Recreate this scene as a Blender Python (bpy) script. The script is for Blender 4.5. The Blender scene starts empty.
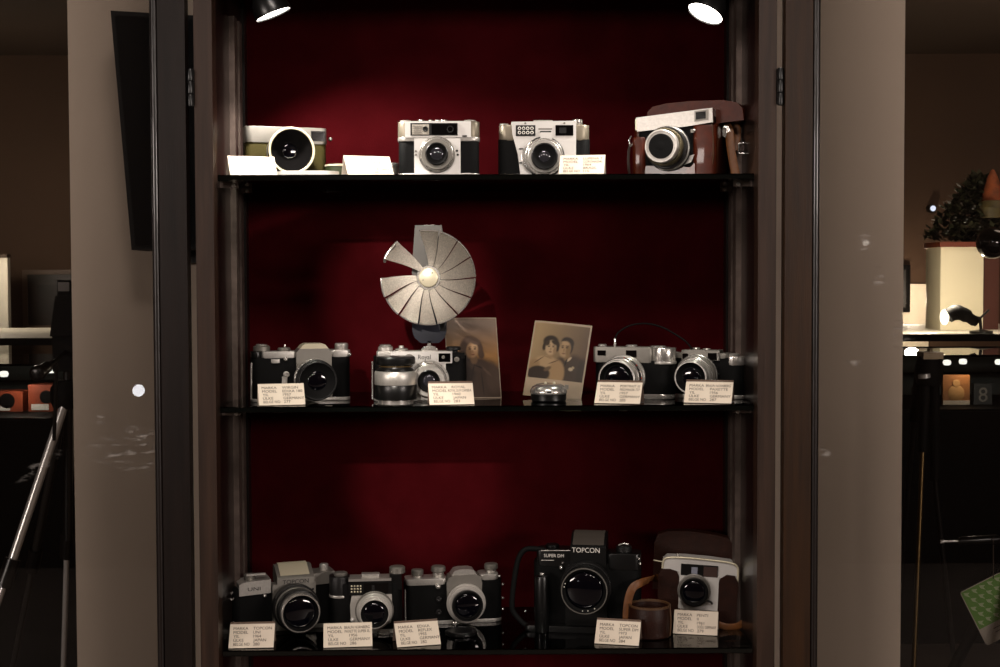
import bpy, bmesh, math, random
from mathutils import Vector, Matrix
random.seed(7)
C = bpy.context.scene.collection
R = math.radians
# ------------------------------------------------------------------ camera
F = 1389.0
CAM = Vector((0, -2.0, 1.45))
M3 = (Matrix.Rotation(-0.0094, 3, 'Z') @ Matrix.Rotation(math.pi/2 - 0.0385, 3, 'X') @ Matrix.Rotation(-R(0.2), 3, 'Z'))
cd = bpy.data.cameras.new('camera'); cam = bpy.data.objects.new('camera', cd); C.objects.link(cam)
cam.matrix_world = Matrix.Translation(CAM) @ M3.to_4x4()
cd.sensor_width = 36; cd.lens = F*36/1000; cd.clip_start = 0.05; cd.clip_end = 60
bpy.context.scene.camera = cam

def at(px, py, Y):
    d = M3 @ Vector(((px-500)/F, -(py-333.5)/F, -1))
    return CAM + d*((Y - CAM.y)/d.y)
def proj(p):
    q = M3.transposed() @ (Vector(p) - CAM)
    return (500 + F*q.x/-q.z, 333.5 - F*q.y/-q.z)
def onz(px, z, Y):
    """point at depth Y and height z seen in column px"""
    p = at(px, 333, Y)
    for _ in range(3):
        pp = proj((p.x, Y, z)); p.x += (px-pp[0])*(Y+2)/F
    return Vector((p.x, Y, z))

# ------------------------------------------------------------------ materials
def lin(h):
    h = h.lstrip('#'); v = [int(h[i:i+2], 16)/255 for i in (0, 2, 4)]
    return tuple(((x+0.055)/1.055)**2.4 if x > 0.04045 else x/12.92 for x in v) + (1,)
def mat(name, col, rough=0.5, metal=0.0, bump=0.0, bscale=200.0, var=0.0, vscale=30.0, coat=0.0, emit=0.0, spec=0.5, stretch=None, bdist=0.001):
    m = bpy.data.materials.new(name); m.use_nodes = True
    nt = m.node_tree; b = nt.nodes['Principled BSDF']
    c = lin(col) if isinstance(col, str) else col
    b.inputs['Base Color'].default_value = c
    b.inputs['Roughness'].default_value = rough
    b.inputs['Metallic'].default_value = metal
    b.inputs['Specular IOR Level'].default_value = spec
    b.inputs['Coat Weight'].default_value = coat
    b.inputs['Coat Roughness'].default_value = 0.05
    if emit:
        b.inputs['Emission Color'].default_value = c; b.inputs['Emission Strength'].default_value = emit
    tc = nt.nodes.new('ShaderNodeTexCoord')
    src = tc.outputs['Object']
    if stretch:
        mp = nt.nodes.new('ShaderNodeMapping'); mp.inputs['Scale'].default_value = stretch
        nt.links.new(src, mp.inputs['Vector']); src = mp.outputs['Vector']
    if var:
        n = nt.nodes.new('ShaderNodeTexNoise'); n.inputs['Scale'].default_value = vscale; n.inputs['Detail'].default_value = 5
        nt.links.new(src, n.inputs['Vector'])
        r = nt.nodes.new('ShaderNodeValToRGB')
        r.color_ramp.elements[0].position = 0.3; r.color_ramp.elements[1].position = 0.7
        r.color_ramp.elements[0].color = tuple(x*(1-var) for x in c[:3]) + (1,)
        r.color_ramp.elements[1].color = tuple(min(1, x*(1+var)) for x in c[:3]) + (1,)
        nt.links.new(n.outputs['Fac'], r.inputs['Fac']); nt.links.new(r.outputs['Color'], b.inputs['Base Color'])
    if bump:
        n2 = nt.nodes.new('ShaderNodeTexNoise'); n2.inputs['Scale'].default_value = bscale; n2.inputs['Detail'].default_value = 3
        nt.links.new(src, n2.inputs['Vector'])
        bp = nt.nodes.new('ShaderNodeBump'); bp.inputs['Strength'].default_value = bump; bp.inputs['Distance'].default_value = bdist
        nt.links.new(n2.outputs['Fac'], bp.inputs['Height']); nt.links.new(bp.outputs['Normal'], b.inputs['Normal'])
    return m
def glass_mat(name, tint, ior=1.5, rough=0.0, pale_marks=None):
    m = bpy.data.materials.new(name); m.use_nodes = True; nt = m.node_tree
    nt.nodes.clear()
    out = nt.nodes.new('ShaderNodeOutputMaterial'); mx = nt.nodes.new('ShaderNodeMixShader')
    tr = nt.nodes.new('ShaderNodeBsdfTransparent'); gl = nt.nodes.new('ShaderNodeBsdfGlossy'); fr = nt.nodes.new('ShaderNodeFresnel')
    tr.inputs['Color'].default_value = tuple(tint) + (1,); gl.inputs['Roughness'].default_value = rough; fr.inputs['IOR'].default_value = ior
    nt.links.new(fr.outputs[0], mx.inputs[0]); nt.links.new(tr.outputs[0], mx.inputs[1]); nt.links.new(gl.outputs[0], mx.inputs[2])
    last = mx.outputs[0]
    if pale_marks:
        geo = nt.nodes.new('ShaderNodeTexCoord')
        tot = None
        for (px, pz, sx, sz, ang) in pale_marks:     # pale mottled marks on the pane (object space)
            mp = nt.nodes.new('ShaderNodeMapping'); mp.vector_type = 'TEXTURE'
            mp.inputs['Location'].default_value = (px, 0, pz); mp.inputs['Rotation'].default_value = (0, ang, 0)
            mp.inputs['Scale'].default_value = (sx, 1, sz)
            nt.links.new(geo.outputs['Object'], mp.inputs['Vector'])
            g = nt.nodes.new('ShaderNodeTexGradient'); g.gradient_type = 'SPHERICAL'
            nt.links.new(mp.outputs[0], g.inputs[0])
            if tot is None: tot = g.outputs['Fac']
            else:
                a = nt.nodes.new('ShaderNodeMath'); a.operation = 'ADD'
                nt.links.new(tot, a.inputs[0]); nt.links.new(g.outputs['Fac'], a.inputs[1]); tot = a.outputs[0]
        n = nt.nodes.new('ShaderNodeTexNoise'); n.inputs['Scale'].default_value = 90; n.inputs['Detail'].default_value = 6
        mpn = nt.nodes.new('ShaderNodeMapping'); mpn.inputs['Scale'].default_value = (0.6, 1, 2.2)
        nt.links.new(geo.outputs['Object'], mpn.inputs['Vector']); nt.links.new(mpn.outputs[0], n.inputs['Vector'])
        rr = nt.nodes.new('ShaderNodeMapRange'); rr.inputs['From Min'].default_value = 0.52; rr.inputs['From Max'].default_value = 0.75; rr.inputs['To Max'].default_value = 0.42
        nt.links.new(n.outputs['Fac'], rr.inputs['Value'])
        mu = nt.nodes.new('ShaderNodeMath'); mu.operation = 'MULTIPLY'; mu.use_clamp = True
        nt.links.new(tot, mu.inputs[0]); nt.links.new(rr.outputs[0], mu.inputs[1])
        df = nt.nodes.new('ShaderNodeBsdfDiffuse'); df.inputs['Color'].default_value = (0.9, 0.85, 0.8, 1)
        m2 = nt.nodes.new('ShaderNodeMixShader')
        nt.links.new(mu.outputs[0], m2.inputs[0]); nt.links.new(last, m2.inputs[1]); nt.links.new(df.outputs[0], m2.inputs[2]); last = m2.outputs[0]
    nt.links.new(last, out.inputs[0])
    return m
def vcol_mat(name, rough=0.35):
    m = mat(name, '#808080', rough); nt = m.node_tree
    a = nt.nodes.new('ShaderNodeVertexColor'); a.layer_name = 'Col'
    nt.links.new(a.outputs['Color'], nt.nodes['Principled BSDF'].inputs['Base Color'])
    return m
def emis(name, col, s):
    m = bpy.data.materials.new(name); m.use_nodes = True; nt = m.node_tree; nt.nodes.clear()
    o = nt.nodes.new('ShaderNodeOutputMaterial'); e = nt.nodes.new('ShaderNodeEmission')
    e.inputs[0].default_value = lin(col); e.inputs[1].default_value = s
    nt.links.new(e.outputs[0], o.inputs[0]); return m

SILVER = mat('satin_silver', '#c4c0ba', 0.36, 0.7, 0.12, 1500, 0.08, 300)
BRIGHT = mat('white_silver', '#e6e3df', 0.42, 0.45, 0.1, 1500)
GREYS = mat('dull_grey_metal', '#8d8982', 0.45, 0.7, 0.15, 1500)
CHROME = mat('chrome', '#dedad4', 0.22, 0.85, 0.05, 800)
LEATHER = mat('black_leatherette', '#080808', 0.65, 0, 0.5, 900, 0.3, 600, spec=0.12)
OLIVE = mat('olive_leatherette', '#393318', 0.7, 0, 0.5, 900, 0.3, 700, spec=.1)
BLACK = mat('black_enamel', '#0c0c0c', 0.3, 0, 0.05, 600)
BLACKM = mat('black_matt', '#080808', 0.7, 0, 0.2, 900, spec=.15)
RING = mat('dark_lens_ring', '#1b1a1a', 0.38, 0.3, 0.3, 1400)
LGLASS = mat('coated_lens_glass', '#04040a', 0.05, 0.0, coat=0.5, spec=0.6)
LGREY = mat('grey_lens_glass', '#4a4a52', 0.06, 0.6, coat=1.0, spec=1.0)
WINDOW = mat('viewfinder_glass', '#060607', 0.07, 0, coat=0.6)
CELL = mat('meter_cells', '#b9b2a6', 0.2, 0.2, 0.4, 900, 0.35, 900)
CREAM = mat('cream_metal', '#d8cfb4', 0.35, 0.35)
PAPER = mat('cream_card', '#e6d8c6', 0.75, 0, 0.1, 400, 0.03, 60)
INK = mat('brown_ink', '#4a3a30', 0.8)
INKB = mat('black_ink', '#15120f', 0.7)
WHITEINK = mat('white_paint', '#e8e4dc', 0.5)
HOLD = mat('smoky_acrylic', '#7a675c', 0.25, 0, coat=0.5)
BROWN = mat('brown_leather', '#4a1a08', 0.36, 0, 0.3, 500, 0.25, 90, coat=0.3, spec=.25)
DBROWN = mat('dark_brown_leather', '#261008', 0.45, 0, 0.4, 500, 0.25, 90, spec=.25)
TAN = mat('tan_strap', '#6e421d', 0.5, 0, 0.4, 500, 0.3, 80)
TANRIM = mat('tan_leather_edge', '#4a3018', 0.55, 0, 0.3, 500)
WHITEP = mat('white_plastic', '#f0ece4', 0.4)
GREENP = mat('green_plastic', '#262d14', 0.5)
GREYP = mat('grey_flash_plastic', '#4c4946', 0.4, 0.2, 0.1, 900)
BLUEP = mat('dark_blue_plastic', '#20222c', 0.3, 0, 0.1, 700)
SHINE = mat('bright_lens_metal', '#ded9d2', 0.3, 0.5, 0.1, 1500)
REFL = mat('hammered_reflector', '#d4ccc0', 0.45, 0.6, 0.9, 900, 0.25, 700, bdist=0.0006)
WOOD = mat('dark_wood', '#33231a', 0.38, 0, 0.15, 60, 0.35, 12, stretch=(9, 9, 0.5), coat=0.15)
WOODD = mat('black_brown_wood', '#170f0c', 0.32, 0, 0.15, 60, 0.35, 12, stretch=(9, 9, 0.5), coat=0.2)
WOODR = mat('reddish_brown_wood', '#2e1a08', 0.36, 0, 0.15, 60, 0.35, 12, stretch=(9, 9, 0.5), coat=0.2)
FELT = mat('dark_red_felt', (0.042, 0.0026, 0.0038, 1), 0.95, 0, 0.5, 900, 0.12, 25, spec=0.0)
TRACKM = mat('grey_metal_strip', '#6b5d56', 0.45, 0.6, 0.2, 400, 0.25, 60)
SHELFG = glass_mat('shelf_glass', (0.68, 0.71, 0.69), 1.5)
EDGE = mat('dark_glass_edge', '#050807', 0.08, 0, coat=0.8)
VCOL = vcol_mat('old_print')

# ------------------------------------------------------------------ mesh helpers
def finish(name, bm, m, parent=None, ang=35, smooth=True):
    me = bpy.data.meshes.new(name)
    bmesh.ops.recalc_face_normals(bm, faces=bm.faces[:])
    bm.to_mesh(me); bm.free()
    for mm in (m if isinstance(m, (list, tuple)) else [m]): me.materials.append(mm)
    if smooth and len(me.polygons):
        for p in me.polygons: p.use_smooth = True
        try: me.set_sharp_from_angle(angle=R(ang))
        except Exception: pass
    o = bpy.data.objects.new(name, me); C.objects.link(o)
    if parent: o.parent = parent
    return o
def bev(bm, w, seg=2):
    if w <= 0: return
    es = [e for e in bm.edges if len(e.link_faces) == 2 and e.calc_face_angle(0) > R(28)]
    bmesh.ops.bevel(bm, geom=es, offset=w, segments=seg, affect='EDGES', profile=0.5, clamp_overlap=True)
def add_box(bm, x0, x1, y0, y1, z0, z1, mi=0):
    v = [bm.verts.new(p) for p in ((x0,y0,z0),(x1,y0,z0),(x1,y1,z0),(x0,y1,z0),(x0,y0,z1),(x1,y0,z1),(x1,y1,z1),(x0,y1,z1))]
    fs = []
    for f in ((0,1,5,4),(1,2,6,5),(2,3,7,6),(3,0,4,7),(4,5,6,7),(3,2,1,0)):
        ff = bm.faces.new([v[i] for i in f]); ff.material_index = mi; fs.append(ff)
    return fs
def add_prism(bm, poly, a, b, ax='y', mi=0):
    """poly in xz extruded along y (ax y), in xy along z (ax z), in yz along x (ax x)"""
    def P(p, t):
        return (p[0], t, p[1]) if ax == 'y' else ((p[0], p[1], t) if ax == 'z' else (t, p[0], p[1]))
    A = [bm.verts.new(P(p, a)) for p in poly]; B = [bm.verts.new(P(p, b)) for p in poly]
    n = len(poly)
    fs = [bm.faces.new(A), bm.faces.new(B[::-1])]
    for i in range(n): fs.append(bm.faces.new((A[i], A[(i+1) % n], B[(i+1) % n], B[i])))
    for f in fs: f.material_index = mi
    return fs
def add_lathe(bm, prof, c, ax='y', n=40, mi=0):
    """prof: (radius, t). ax y: t runs toward the viewer (-y); ax z: t runs up."""
    rings = []
    for r, t in prof:
        if r < 1e-6:
            p = (c[0], c[1]-t, c[2]) if ax == 'y' else ((c[0], c[1], c[2]+t) if ax == 'z' else (c[0]+t, c[1], c[2]))
            rings.append([bm.verts.new(p)]); continue
        ring = []
        for k in range(n):
            a = 2*math.pi*k/n; u, w = r*math.cos(a), r*math.sin(a)
            p = (c[0]+u, c[1]-t, c[2]+w) if ax == 'y' else ((c[0]+u, c[1]+w, c[2]+t) if ax == 'z' else (c[0]+t, c[1]+u, c[2]+w))
            ring.append(bm.verts.new(p))
        rings.append(ring)
    for A, B in zip(rings, rings[1:]):
        if len(A) == 1 and len(B) == 1: continue
        for k in range(n):
            k2 = (k+1) % n
            if len(A) == 1: f = bm.faces.new((A[0], B[k], B[k2]))
            elif len(B) == 1: f = bm.faces.new((A[k], B[0], A[k2]))
            else: f = bm.faces.new((A[k], A[k2], B[k2], B[k]))
            f.material_index = mi
    for rg, rev in ((rings[0], 0), (rings[-1], 1)):
        pass
def add_tube(bm, pts, r, n=8, mi=0, flat=None):
    pts = [Vector(p) for p in pts]; rings = []
    rs = r if isinstance(r, (list, tuple)) else [r]*len(pts)
    up = Vector((0.13, 0.31, 0.94)).normalized()
    for i, p in enumerate(pts):
        d = (pts[min(i+1, len(pts)-1)] - pts[max(i-1, 0)]).normalized()
        u = d.cross(up)
        if u.length < 1e-3: u = d.cross(Vector((1, 0, 0)))
        u.normalize(); w = d.cross(u)
        if flat:   # strap: wide along axis flat, thin across
            if flat == 'face': u = d.cross(Vector((0, 1, 0))).normalized()
            else: fl = Vector(flat); u = (fl - d*fl.dot(d)).normalized()
            w = d.cross(u)
        ring = []
        for k in range(n):
            a = 2*math.pi*k/n
            ring.append(bm.verts.new(p + u*math.cos(a)*rs[i] + w*math.sin(a)*rs[i]*(0.22 if flat else 1)))
        rings.append(ring)
    for A, B in zip(rings, rings[1:]):
        for k in range(n):
            f = bm.faces.new((A[k], A[(k+1) % n], B[(k+1) % n], B[k])); f.material_index = mi
    for rg in (rings[0], rings[-1]):
        f = bm.faces.new(rg); f.material_index = mi
def smooth_pts(pts, sub=6):
    pts = [Vector(p) for p in pts]; out = []
    for i in range(len(pts)-1):
        p0, p1, p2, p3 = pts[max(i-1, 0)], pts[i], pts[i+1], pts[min(i+2, len(pts)-1)]
        for k in range(sub):
            t = k/sub
            out.append(0.5*((2*p1) + (p2-p0)*t + (2*p0-5*p1+4*p2-p3)*t*t + (3*p1-p0-3*p2+p3)*t**3))
    out.append(pts[-1]); return out
def rr_poly(x0, x1, y0, y1, r, n=6):
    r = min(r, (x1-x0)/2-1e-4, (y1-y0)/2-1e-4); out = []
    for cx, cy, a0 in ((x1-r, y1-r, 0), (x0+r, y1-r, 90), (x0+r, y0+r, 180), (x1-r, y0+r, 270)):
        for k in range(n+1):
            a = R(a0 + 90*k/n); out.append((cx+r*math.cos(a), cy+r*math.sin(a)))
    return out
_tc = {}
def text_geo(s):
    if s in _tc: return _tc[s]
    cu = bpy.data.curves.new('t', 'FONT'); cu.body = s; cu.resolution_u = 3
    o = bpy.data.objects.new('t', cu); C.objects.link(o)
    dg = bpy.context.evaluated_depsgraph_get(); dg.update()
    me = bpy.data.meshes.new_from_object(o.evaluated_get(dg))
    V = [v.co.copy() for v in me.vertices]; P = [list(p.vertices) for p in me.polygons]
    bpy.data.objects.remove(o); bpy.data.curves.remove(cu); bpy.data.meshes.remove(me)
    _tc[s] = (V, P); return V, P
def add_text(bm, s, fn, size, align='L', width=None, mi=0):
    """fn maps text plane (u right, v up) to 3-D"""
    V, P = text_geo(s)
    if not V: return
    x0, x1 = min(v.x for v in V), max(v.x for v in V)
    k = size
    kx = (width/(x1-x0)) if width else k
    off = {'L': -x0*kx, 'C': -(x0+x1)/2*kx}[align]
    vs = [bm.verts.new(fn(v.x*kx+off, v.y*k)) for v in V]
    for p in P:
        try:
            f = bm.faces.new([vs[i] for i in p]); f.material_index = mi
        except ValueError: pass
def empty(name, loc, label=None, cat=None, group=None, rotz=0):
    o = bpy.data.objects.new(name, None); C.objects.link(o); o.empty_display_size = 0.02
    o.location = loc; o.rotation_euler = (0, 0, rotz)
    tag(o, label, cat, group); return o
def tag(o, label=None, cat=None, group=None, kind=None):
    if label: o['label'] = label
    if cat: o['category'] = cat
    if group: o['group'] = group
    if kind: o['kind'] = kind
    return o
def struct(name, bm, m):
    return tag(finish(name, bm, m), kind='structure')

class Thing:
    """a thing described by distances measured across its front"""
    def __init__(s, name, label, cat, cx, Y, z, rot=0, group=None, tilt=(0, 0)):
        s.cx = cx; s.rot = R(rot); loc = onz(cx, z, Y)
        s.by = proj(loc)[1]; s.S = (Y+2)/F; s.kx = 1/math.cos(s.rot)
        s.root = empty(name, loc, label, cat, group); s.root.rotation_euler = (R(tilt[0]), R(tilt[1]), s.rot)
    def x(s, px, d=0): return ((px-s.cx) + d*math.sin(s.rot))*s.kx*s.S
    def z(s, py): return (s.by-py)*s.S
    def fin(s, name, bm, m, parent=None, ang=35): return finish(name, bm, m, parent or s.root, ang)
    def box(s, name, x0, x1, yt, yb, f, b, m, bv=0.6, parent=None):
        bm = bmesh.new(); add_box(bm, s.x(x0), s.x(x1), f*s.S, b*s.S, s.z(yb), s.z(yt)); bev(bm, bv*s.S)
        return s.fin(name, bm, m, parent)
    def slab(s, name, x0, x1, yt, yb, f, b, m, rad=6, bv=0.8, parent=None):
        bm = bmesh.new(); add_prism(bm, [(x, y) for x, y in rr_poly(s.x(x0), s.x(x1), f*s.S, b*s.S, rad*s.S)], s.z(yb), s.z(yt), 'z')
        if bv: 
            es = [e for e in bm.edges if abs(e.verts[0].co.z-e.verts[1].co.z) < 1e-7]
            bmesh.ops.bevel(bm, geom=es, offset=bv*s.S, segments=2, affect='EDGES', profile=0.5, clamp_overlap=True)
        return s.fin(name, bm, m, parent)
    def prism(s, name, poly, f, b, m, bv=0.6, parent=None):
        bm = bmesh.new(); ff = f if f > 8 else 0; add_prism(bm, [(s.x(p[0], ff), s.z(p[1])) for p in poly], f*s.S, b*s.S, 'y'); bev(bm, bv*s.S)
        return s.fin(name, bm, m, parent)
    def wedge(s, name, poly_yz, x0, x1, m, bv=0.6, parent=None):
        bm = bmesh.new(); add_prism(bm, [(p[0]*s.S, s.z(p[1])) for p in poly_yz], s.x(x0), s.x(x1), 'x'); bev(bm, bv*s.S)
        return s.fin(name, bm, m, parent)
    def laty(s, name, cx, cy, prof, m, parent=None, n=48):
        bm = bmesh.new(); add_lathe(bm, [(r*s.S, t*s.S) for r, t in prof], (s.x(cx), 0, s.z(cy)), 'y', n)
        return s.fin(name, bm, m, parent)
    def latz(s, name, cx, d, prof, m, parent=None, n=32):
        """prof: (r, image row)"""
        bm = bmesh.new(); add_lathe(bm, [(r*s.S, s.z(py)) for r, py in prof], (s.x(cx, d), d*s.S, 0), 'z', n)
        return s.fin(name, bm, m, parent)
    def knob(s, name, cx, d, r, yt, yb, m, parent=None, ridges=0):
        n = ridges*2 if ridges else 28
        o = s.latz(name, cx, d, [(0, yb), (r*.94, yb), (r, yb-.6), (r, yt+.8), (r*.86, yt), (0, yt)], m, parent, n)
        return o
    def tube(s, name, pts, r, m, parent=None, sub=6, flat=None, n=10):
        bm = bmesh.new(); q = [(s.x(p[0], p[2]), p[2]*s.S, s.z(p[1])) for p in pts]
        add_tube(bm, smooth_pts(q, sub) if sub else q, r*s.S, n, flat=flat); return s.fin(name, bm, m, parent, 60)
    def ball(s, name, cx, cy, d, r, m, parent=None):
        bm = bmesh.new(); bmesh.ops.create_uvsphere(bm, u_segments=16, v_segments=10, radius=r*s.S)
        bmesh.ops.translate(bm, verts=bm.verts[:], vec=(s.x(cx, d if d > 0 else 0), d*s.S, s.z(cy))); return s.fin(name, bm, m, parent, 80)
    def text(s, name, t, cx, cy, w, h, d, m, parent=None, slope=0):
        bm = bmesh.new()
        add_text(bm, t, lambda u, v: (s.x(cx)+u, d*s.S, s.z(cy)+v-h*.5*s.S+u*slope), h/0.7*s.S, 'C', w*s.kx*s.S)
        return s.fin(name, bm, m, parent)
    def lens(s, cx, cy, t0, segs, glass_r, recess=3, gm=None, bore=None, knurl=True):
        """segs: (radius, length, material); the first one is the barrel, the rest its rings"""
        t = t0; barrel = None; gm = gm or LGLASS
        for i, (r, L, m) in enumerate(segs):
            lastone = i == len(segs)-1
            c = min(.8, L*.25)
            if lastone:
                ri = r - min(1.6, r*.1)
                prof = [(0, t-.2), (r-c, t), (r, t+c), (r, t+L-c), (r-c, t+L), (ri, t+L), (ri, t+L-.8)]
                prof2 = [(ri, t+L-.8), (glass_r*1.12, t+L-recess), (glass_r, t+L-recess-.1), (0, t+L-recess-.3)]
            else:
                prof = [(0, t-.2), (r-c, t), (r, t+c), (r, t+L-c), (r-c, t+L), (0, t+L+.01)]
            o = s.laty('lens_barrel' if i == 0 else 'lens_ring', cx, cy, prof, m, barrel)
            if barrel is None: barrel = o
            if lastone: s.laty('inner_ring', cx, cy, prof2, bore or BLACKM, barrel)
            t += L
        k = [(glass_r*math.cos(a), t-recess+glass_r*.16*math.sin(a)) for a in [i*math.pi/2/8 for i in range(9)]]
        k[-1] = (0, k[-1][1])
        s.laty('front_element', cx, cy, k, gm, barrel)
        return barrel

# ------------------------------------------------------------------ the room
def room_box(name, x0, x1, y0, y1, z0, z1, m):
    bm = bmesh.new(); add_box(bm, x0, x1, y0, y1, z0, z1); return struct(name, bm, m)
FLOORM = mat('grey_brown_floor', '#6e6259', 0.5, 0, 0.1, 40, 0.15, 6)
WALLM = mat('brown_wall', '#4a3526', 0.85, 0, 0.1, 60, 0.12, 2)
PLASTER = mat('beige_wall', '#e2cfbd', 0.8, 0, 0.15, 120, 0.03, 3)
CEILM = mat('dark_ceiling', '#3c2c20', 0.9, 0, 0.1, 40)
room_box('floor', -5, 5, -5, 7, -0.1, 0, FLOORM)
room_box('ceiling', -5, 5, -5, 7, 2.9, 3.0, CEILM)
room_box('wall_back', -5, 5, 7, 7.1, 0, 2.9, WALLM)
room_box('wall_left', -5.1, -5, -5, 7, 0, 2.9, WALLM)
room_box('wall_right', 5, 5.1, -5, 7, 0, 2.9, WALLM)
room_box('wall_front', -5, 5, -5.1, -5, 0, 2.9, WALLM)
room_box('wall_middle', -0.691, 0.697, 0.32, 0.9, 0, 2.9, PLASTER)

# ------------------------------------------------------------------ display cabinet
XI, XO = 0.391, 0.417
ZT, ZB = 2.35, 0.06
cab = empty('display_cabinet', (0, 0.14, ZB), 'tall dark wood display cabinet with red lining and both glass doors swung open', 'cabinet')
def cpart(name, boxes, m, bv=0.002, parent=None):
    bm = bmesh.new()
    for b in boxes: add_box(bm, b[0], b[1], b[2]-0.14, b[3]-0.14, b[4]-ZB, b[5]-ZB)
    bev(bm, bv); return finish(name, bm, m, parent or cab)
for s in (-1, 1):
    a, b = sorted((s*XI, s*XO))
    cpart('front_stile', [(a, b, 0.0, 0.03, ZB, ZT)], WOOD)
    a, b = sorted((s*(XI+.003), s*(XO-.001)))
    cpart('side_panel', [(a, b, 0.03, 0.29, ZB, ZT)], WOODD)
    # lining of the inner side
    a, b = sorted((s*(XI+.0005), s*(XI+.003)))
    cpart('side_lining', [(a, b, 0.03, 0.275, ZB+.02, ZT-.02)], WOODD, 0)
    # slotted metal strip that carries the shelves
    a, b = sorted((s*(XI-.008), s*(XI+.0005)))
    tr = cpart('shelf_strip', [(a, b, 0.135, 0.16, ZB+.1, 1.853 if s < 0 else 1.938), (a, b, 0.178, 0.20, ZB+.1, 1.853 if s < 0 else 1.938),
                               (s*(XI-.001) if s > 0 else -XI-.0005, XI+.0005 if s > 0 else -XI+.001, 0.16, 0.178, ZB+.1, 1.84)], TRACKM, 0.0008)
    a, b = sorted((s*(XI-.0035), s*(XI+.0005)))
    cpart('corner_strip', [(a, b, 0.25, 0.272, ZB+.05, ZT-.02)], WOODD, 0.001)
cpart('back_panel', [(-XI-.003, XI+.003, 0.275, 0.29, ZB, ZT)], FELT, 0)
cpart('top_panel', [(-XI, XI, 0.018, 0.275, 1.94, 1.97)], WOOD)
cpart('top_rail', [(-XI, XI, 0.0, 0.018, 1.885, ZT)], WOOD)
cpart('crown_panel', [(-XI, XI, 0.018, 0.275, ZT-.03, ZT)], WOOD)
cpart('bottom_panel', [(-XI, XI, 0.002, 0.275, 0.10, 0.13)], WOOD)
cpart('plinth', [(-XO, XO, 0.01, 0.285, 0.0, 0.06)], WOODD)
zsh = [at(488, 174.2, .015).z, at(488, 405.6, .015).z, at(488, 648.6, .015).z]
TH = 0.009
for z in zsh:
    for s in (-1, 1):
        for yy in (0.055, 0.17):
            a, b = sorted((s*(XI-.026), s*(XI+.0005)))
            b0 = cpart('shelf_bracket', [(a, b, yy-.004, yy+.004, z-TH-.007, z-TH)], TRACKM, 0.001)
            bm = bmesh.new(); add_lathe(bm, [(0, -.001), (.003, -.001), (.003, .003), (0, .0035)], (s*(XI-.02), yy-.14-.004, z-TH-.0045-ZB), 'y', 12)
            finish('bracket_pin', bm, CHROME, b0)
# doors swung fully open against the wall on both sides
DOORG_L = glass_mat('left_door_glass', (0.84, 0.83, 0.82), 1.5, 0, pale_marks=[(-.525, 1.138, .06, .03, .2), (-.645, 1.125, .045, .010, -.6), (-.50, 1.17, .03, .02, 0), (-.557, 1.192, .010, .010, 0), (-.49, 1.15, .02, .03, 0)])
DOORG_R = glass_mat('right_door_glass', (0.84, 0.83, 0.82), 1.5, 0, pale_marks=[(.488, 1.138, .026, .008, .6), (.545, 1.443, .012, .022, 0), (.565, 1.39, .012, .02, 0), (.60, 1.31, .02, .03, 0), (.535, 1.27, .02, .008, 0)])
for s in (-1, 1):
    x0, x1 = .427, .478 ; x2 = .845
    def sx(a, b): return sorted((s*a, s*b))
    w = WOODD if s < 0 else WOODR
    bm = bmesh.new()
    def db(a, b, y0, y1, z0, z1):
        p, q = sx(a, b); add_box(bm, p, q, y0-.14, y1-.14, z0-ZB, z1-ZB)
    db(x0, x1-.012, -.012, .012, ZB, ZT-.01); db(x2-.05, x2, -.012, .012, ZB, ZT-.01)
    db(x1-.012, x2-.05, -.012, .012, ZT-.07, ZT-.01); db(x1-.012, x2-.05, -.012, .012, ZB, ZB+.09)
    bev(bm, .002); d = finish('door', bm, w, cab)
    p, q = sx(x1-.004, x2-.048)
    cpart('glass_pane', [(p, q, -.002, .002, ZB+.08, ZT-.06)], DOORG_L if s < 0 else DOORG_R, 0, d)
    bm = bmesh.new()
    cx = s*(x1-.006)
    add_lathe(bm, [(0, 0), (.0055, 0), (.0055, ZT-.07-ZB-.09), (0, ZT-.07-ZB-.09)], (cx, -.006-.14, .09), 'z', 20)
    bb = sx(x1-.012, x1); add_box(bm, bb[0], bb[1], -.006-.14, .010-.14, .09, ZT-.07-ZB)
    finish('glazing_bead', bm, WOODD, d)
    for zz in (at(783, 86, 0).z, .45):
        bm = bmesh.new(); hx = s*.4215
        for k in range(3):
            add_lathe(bm, [(0, k*.018), (.0042, k*.018), (.0046, k*.018+.002), (.0046, k*.018+.0155), (.0042, k*.018+.017), (0, k*.018+.017)], (hx, -.004-.14, zz-.028-ZB), 'z', 14)
        add_box(bm, hx-.0055, hx+.0055, .0-.14, .004-.14, zz-.026-ZB, zz+.024-ZB)
        finish('hinge', bm, BLACK, d)

# glass shelves
for z, lb in zip(zsh, ('uppermost glass shelf carrying four cameras and three cards', 'middle glass shelf carrying the fan flash and two old photographs', 'lowest glass shelf carrying five cameras and five cards')):
    bm = bmesh.new(); fs = add_box(bm, -.387, .387, .012, .2735, z-TH, z)
    for f in fs[:4]: f.material_index = 1
    bmesh.ops.bevel(bm, geom=[e for e in bm.edges if all(abs(v.co.y-.012) < 1e-6 for v in e.verts) and abs(e.verts[0].co.z-e.verts[1].co.z) < 1e-6], offset=.0016, segments=2, affect='EDGES', profile=.5)
    tag(finish('glass_shelf', bm, [SHELFG, EDGE], smooth=False), lb, 'shelf', 'glass shelves in the cabinet')
Z1, Z2, Z3 = [z+0.0003 for z in zsh]

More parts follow.
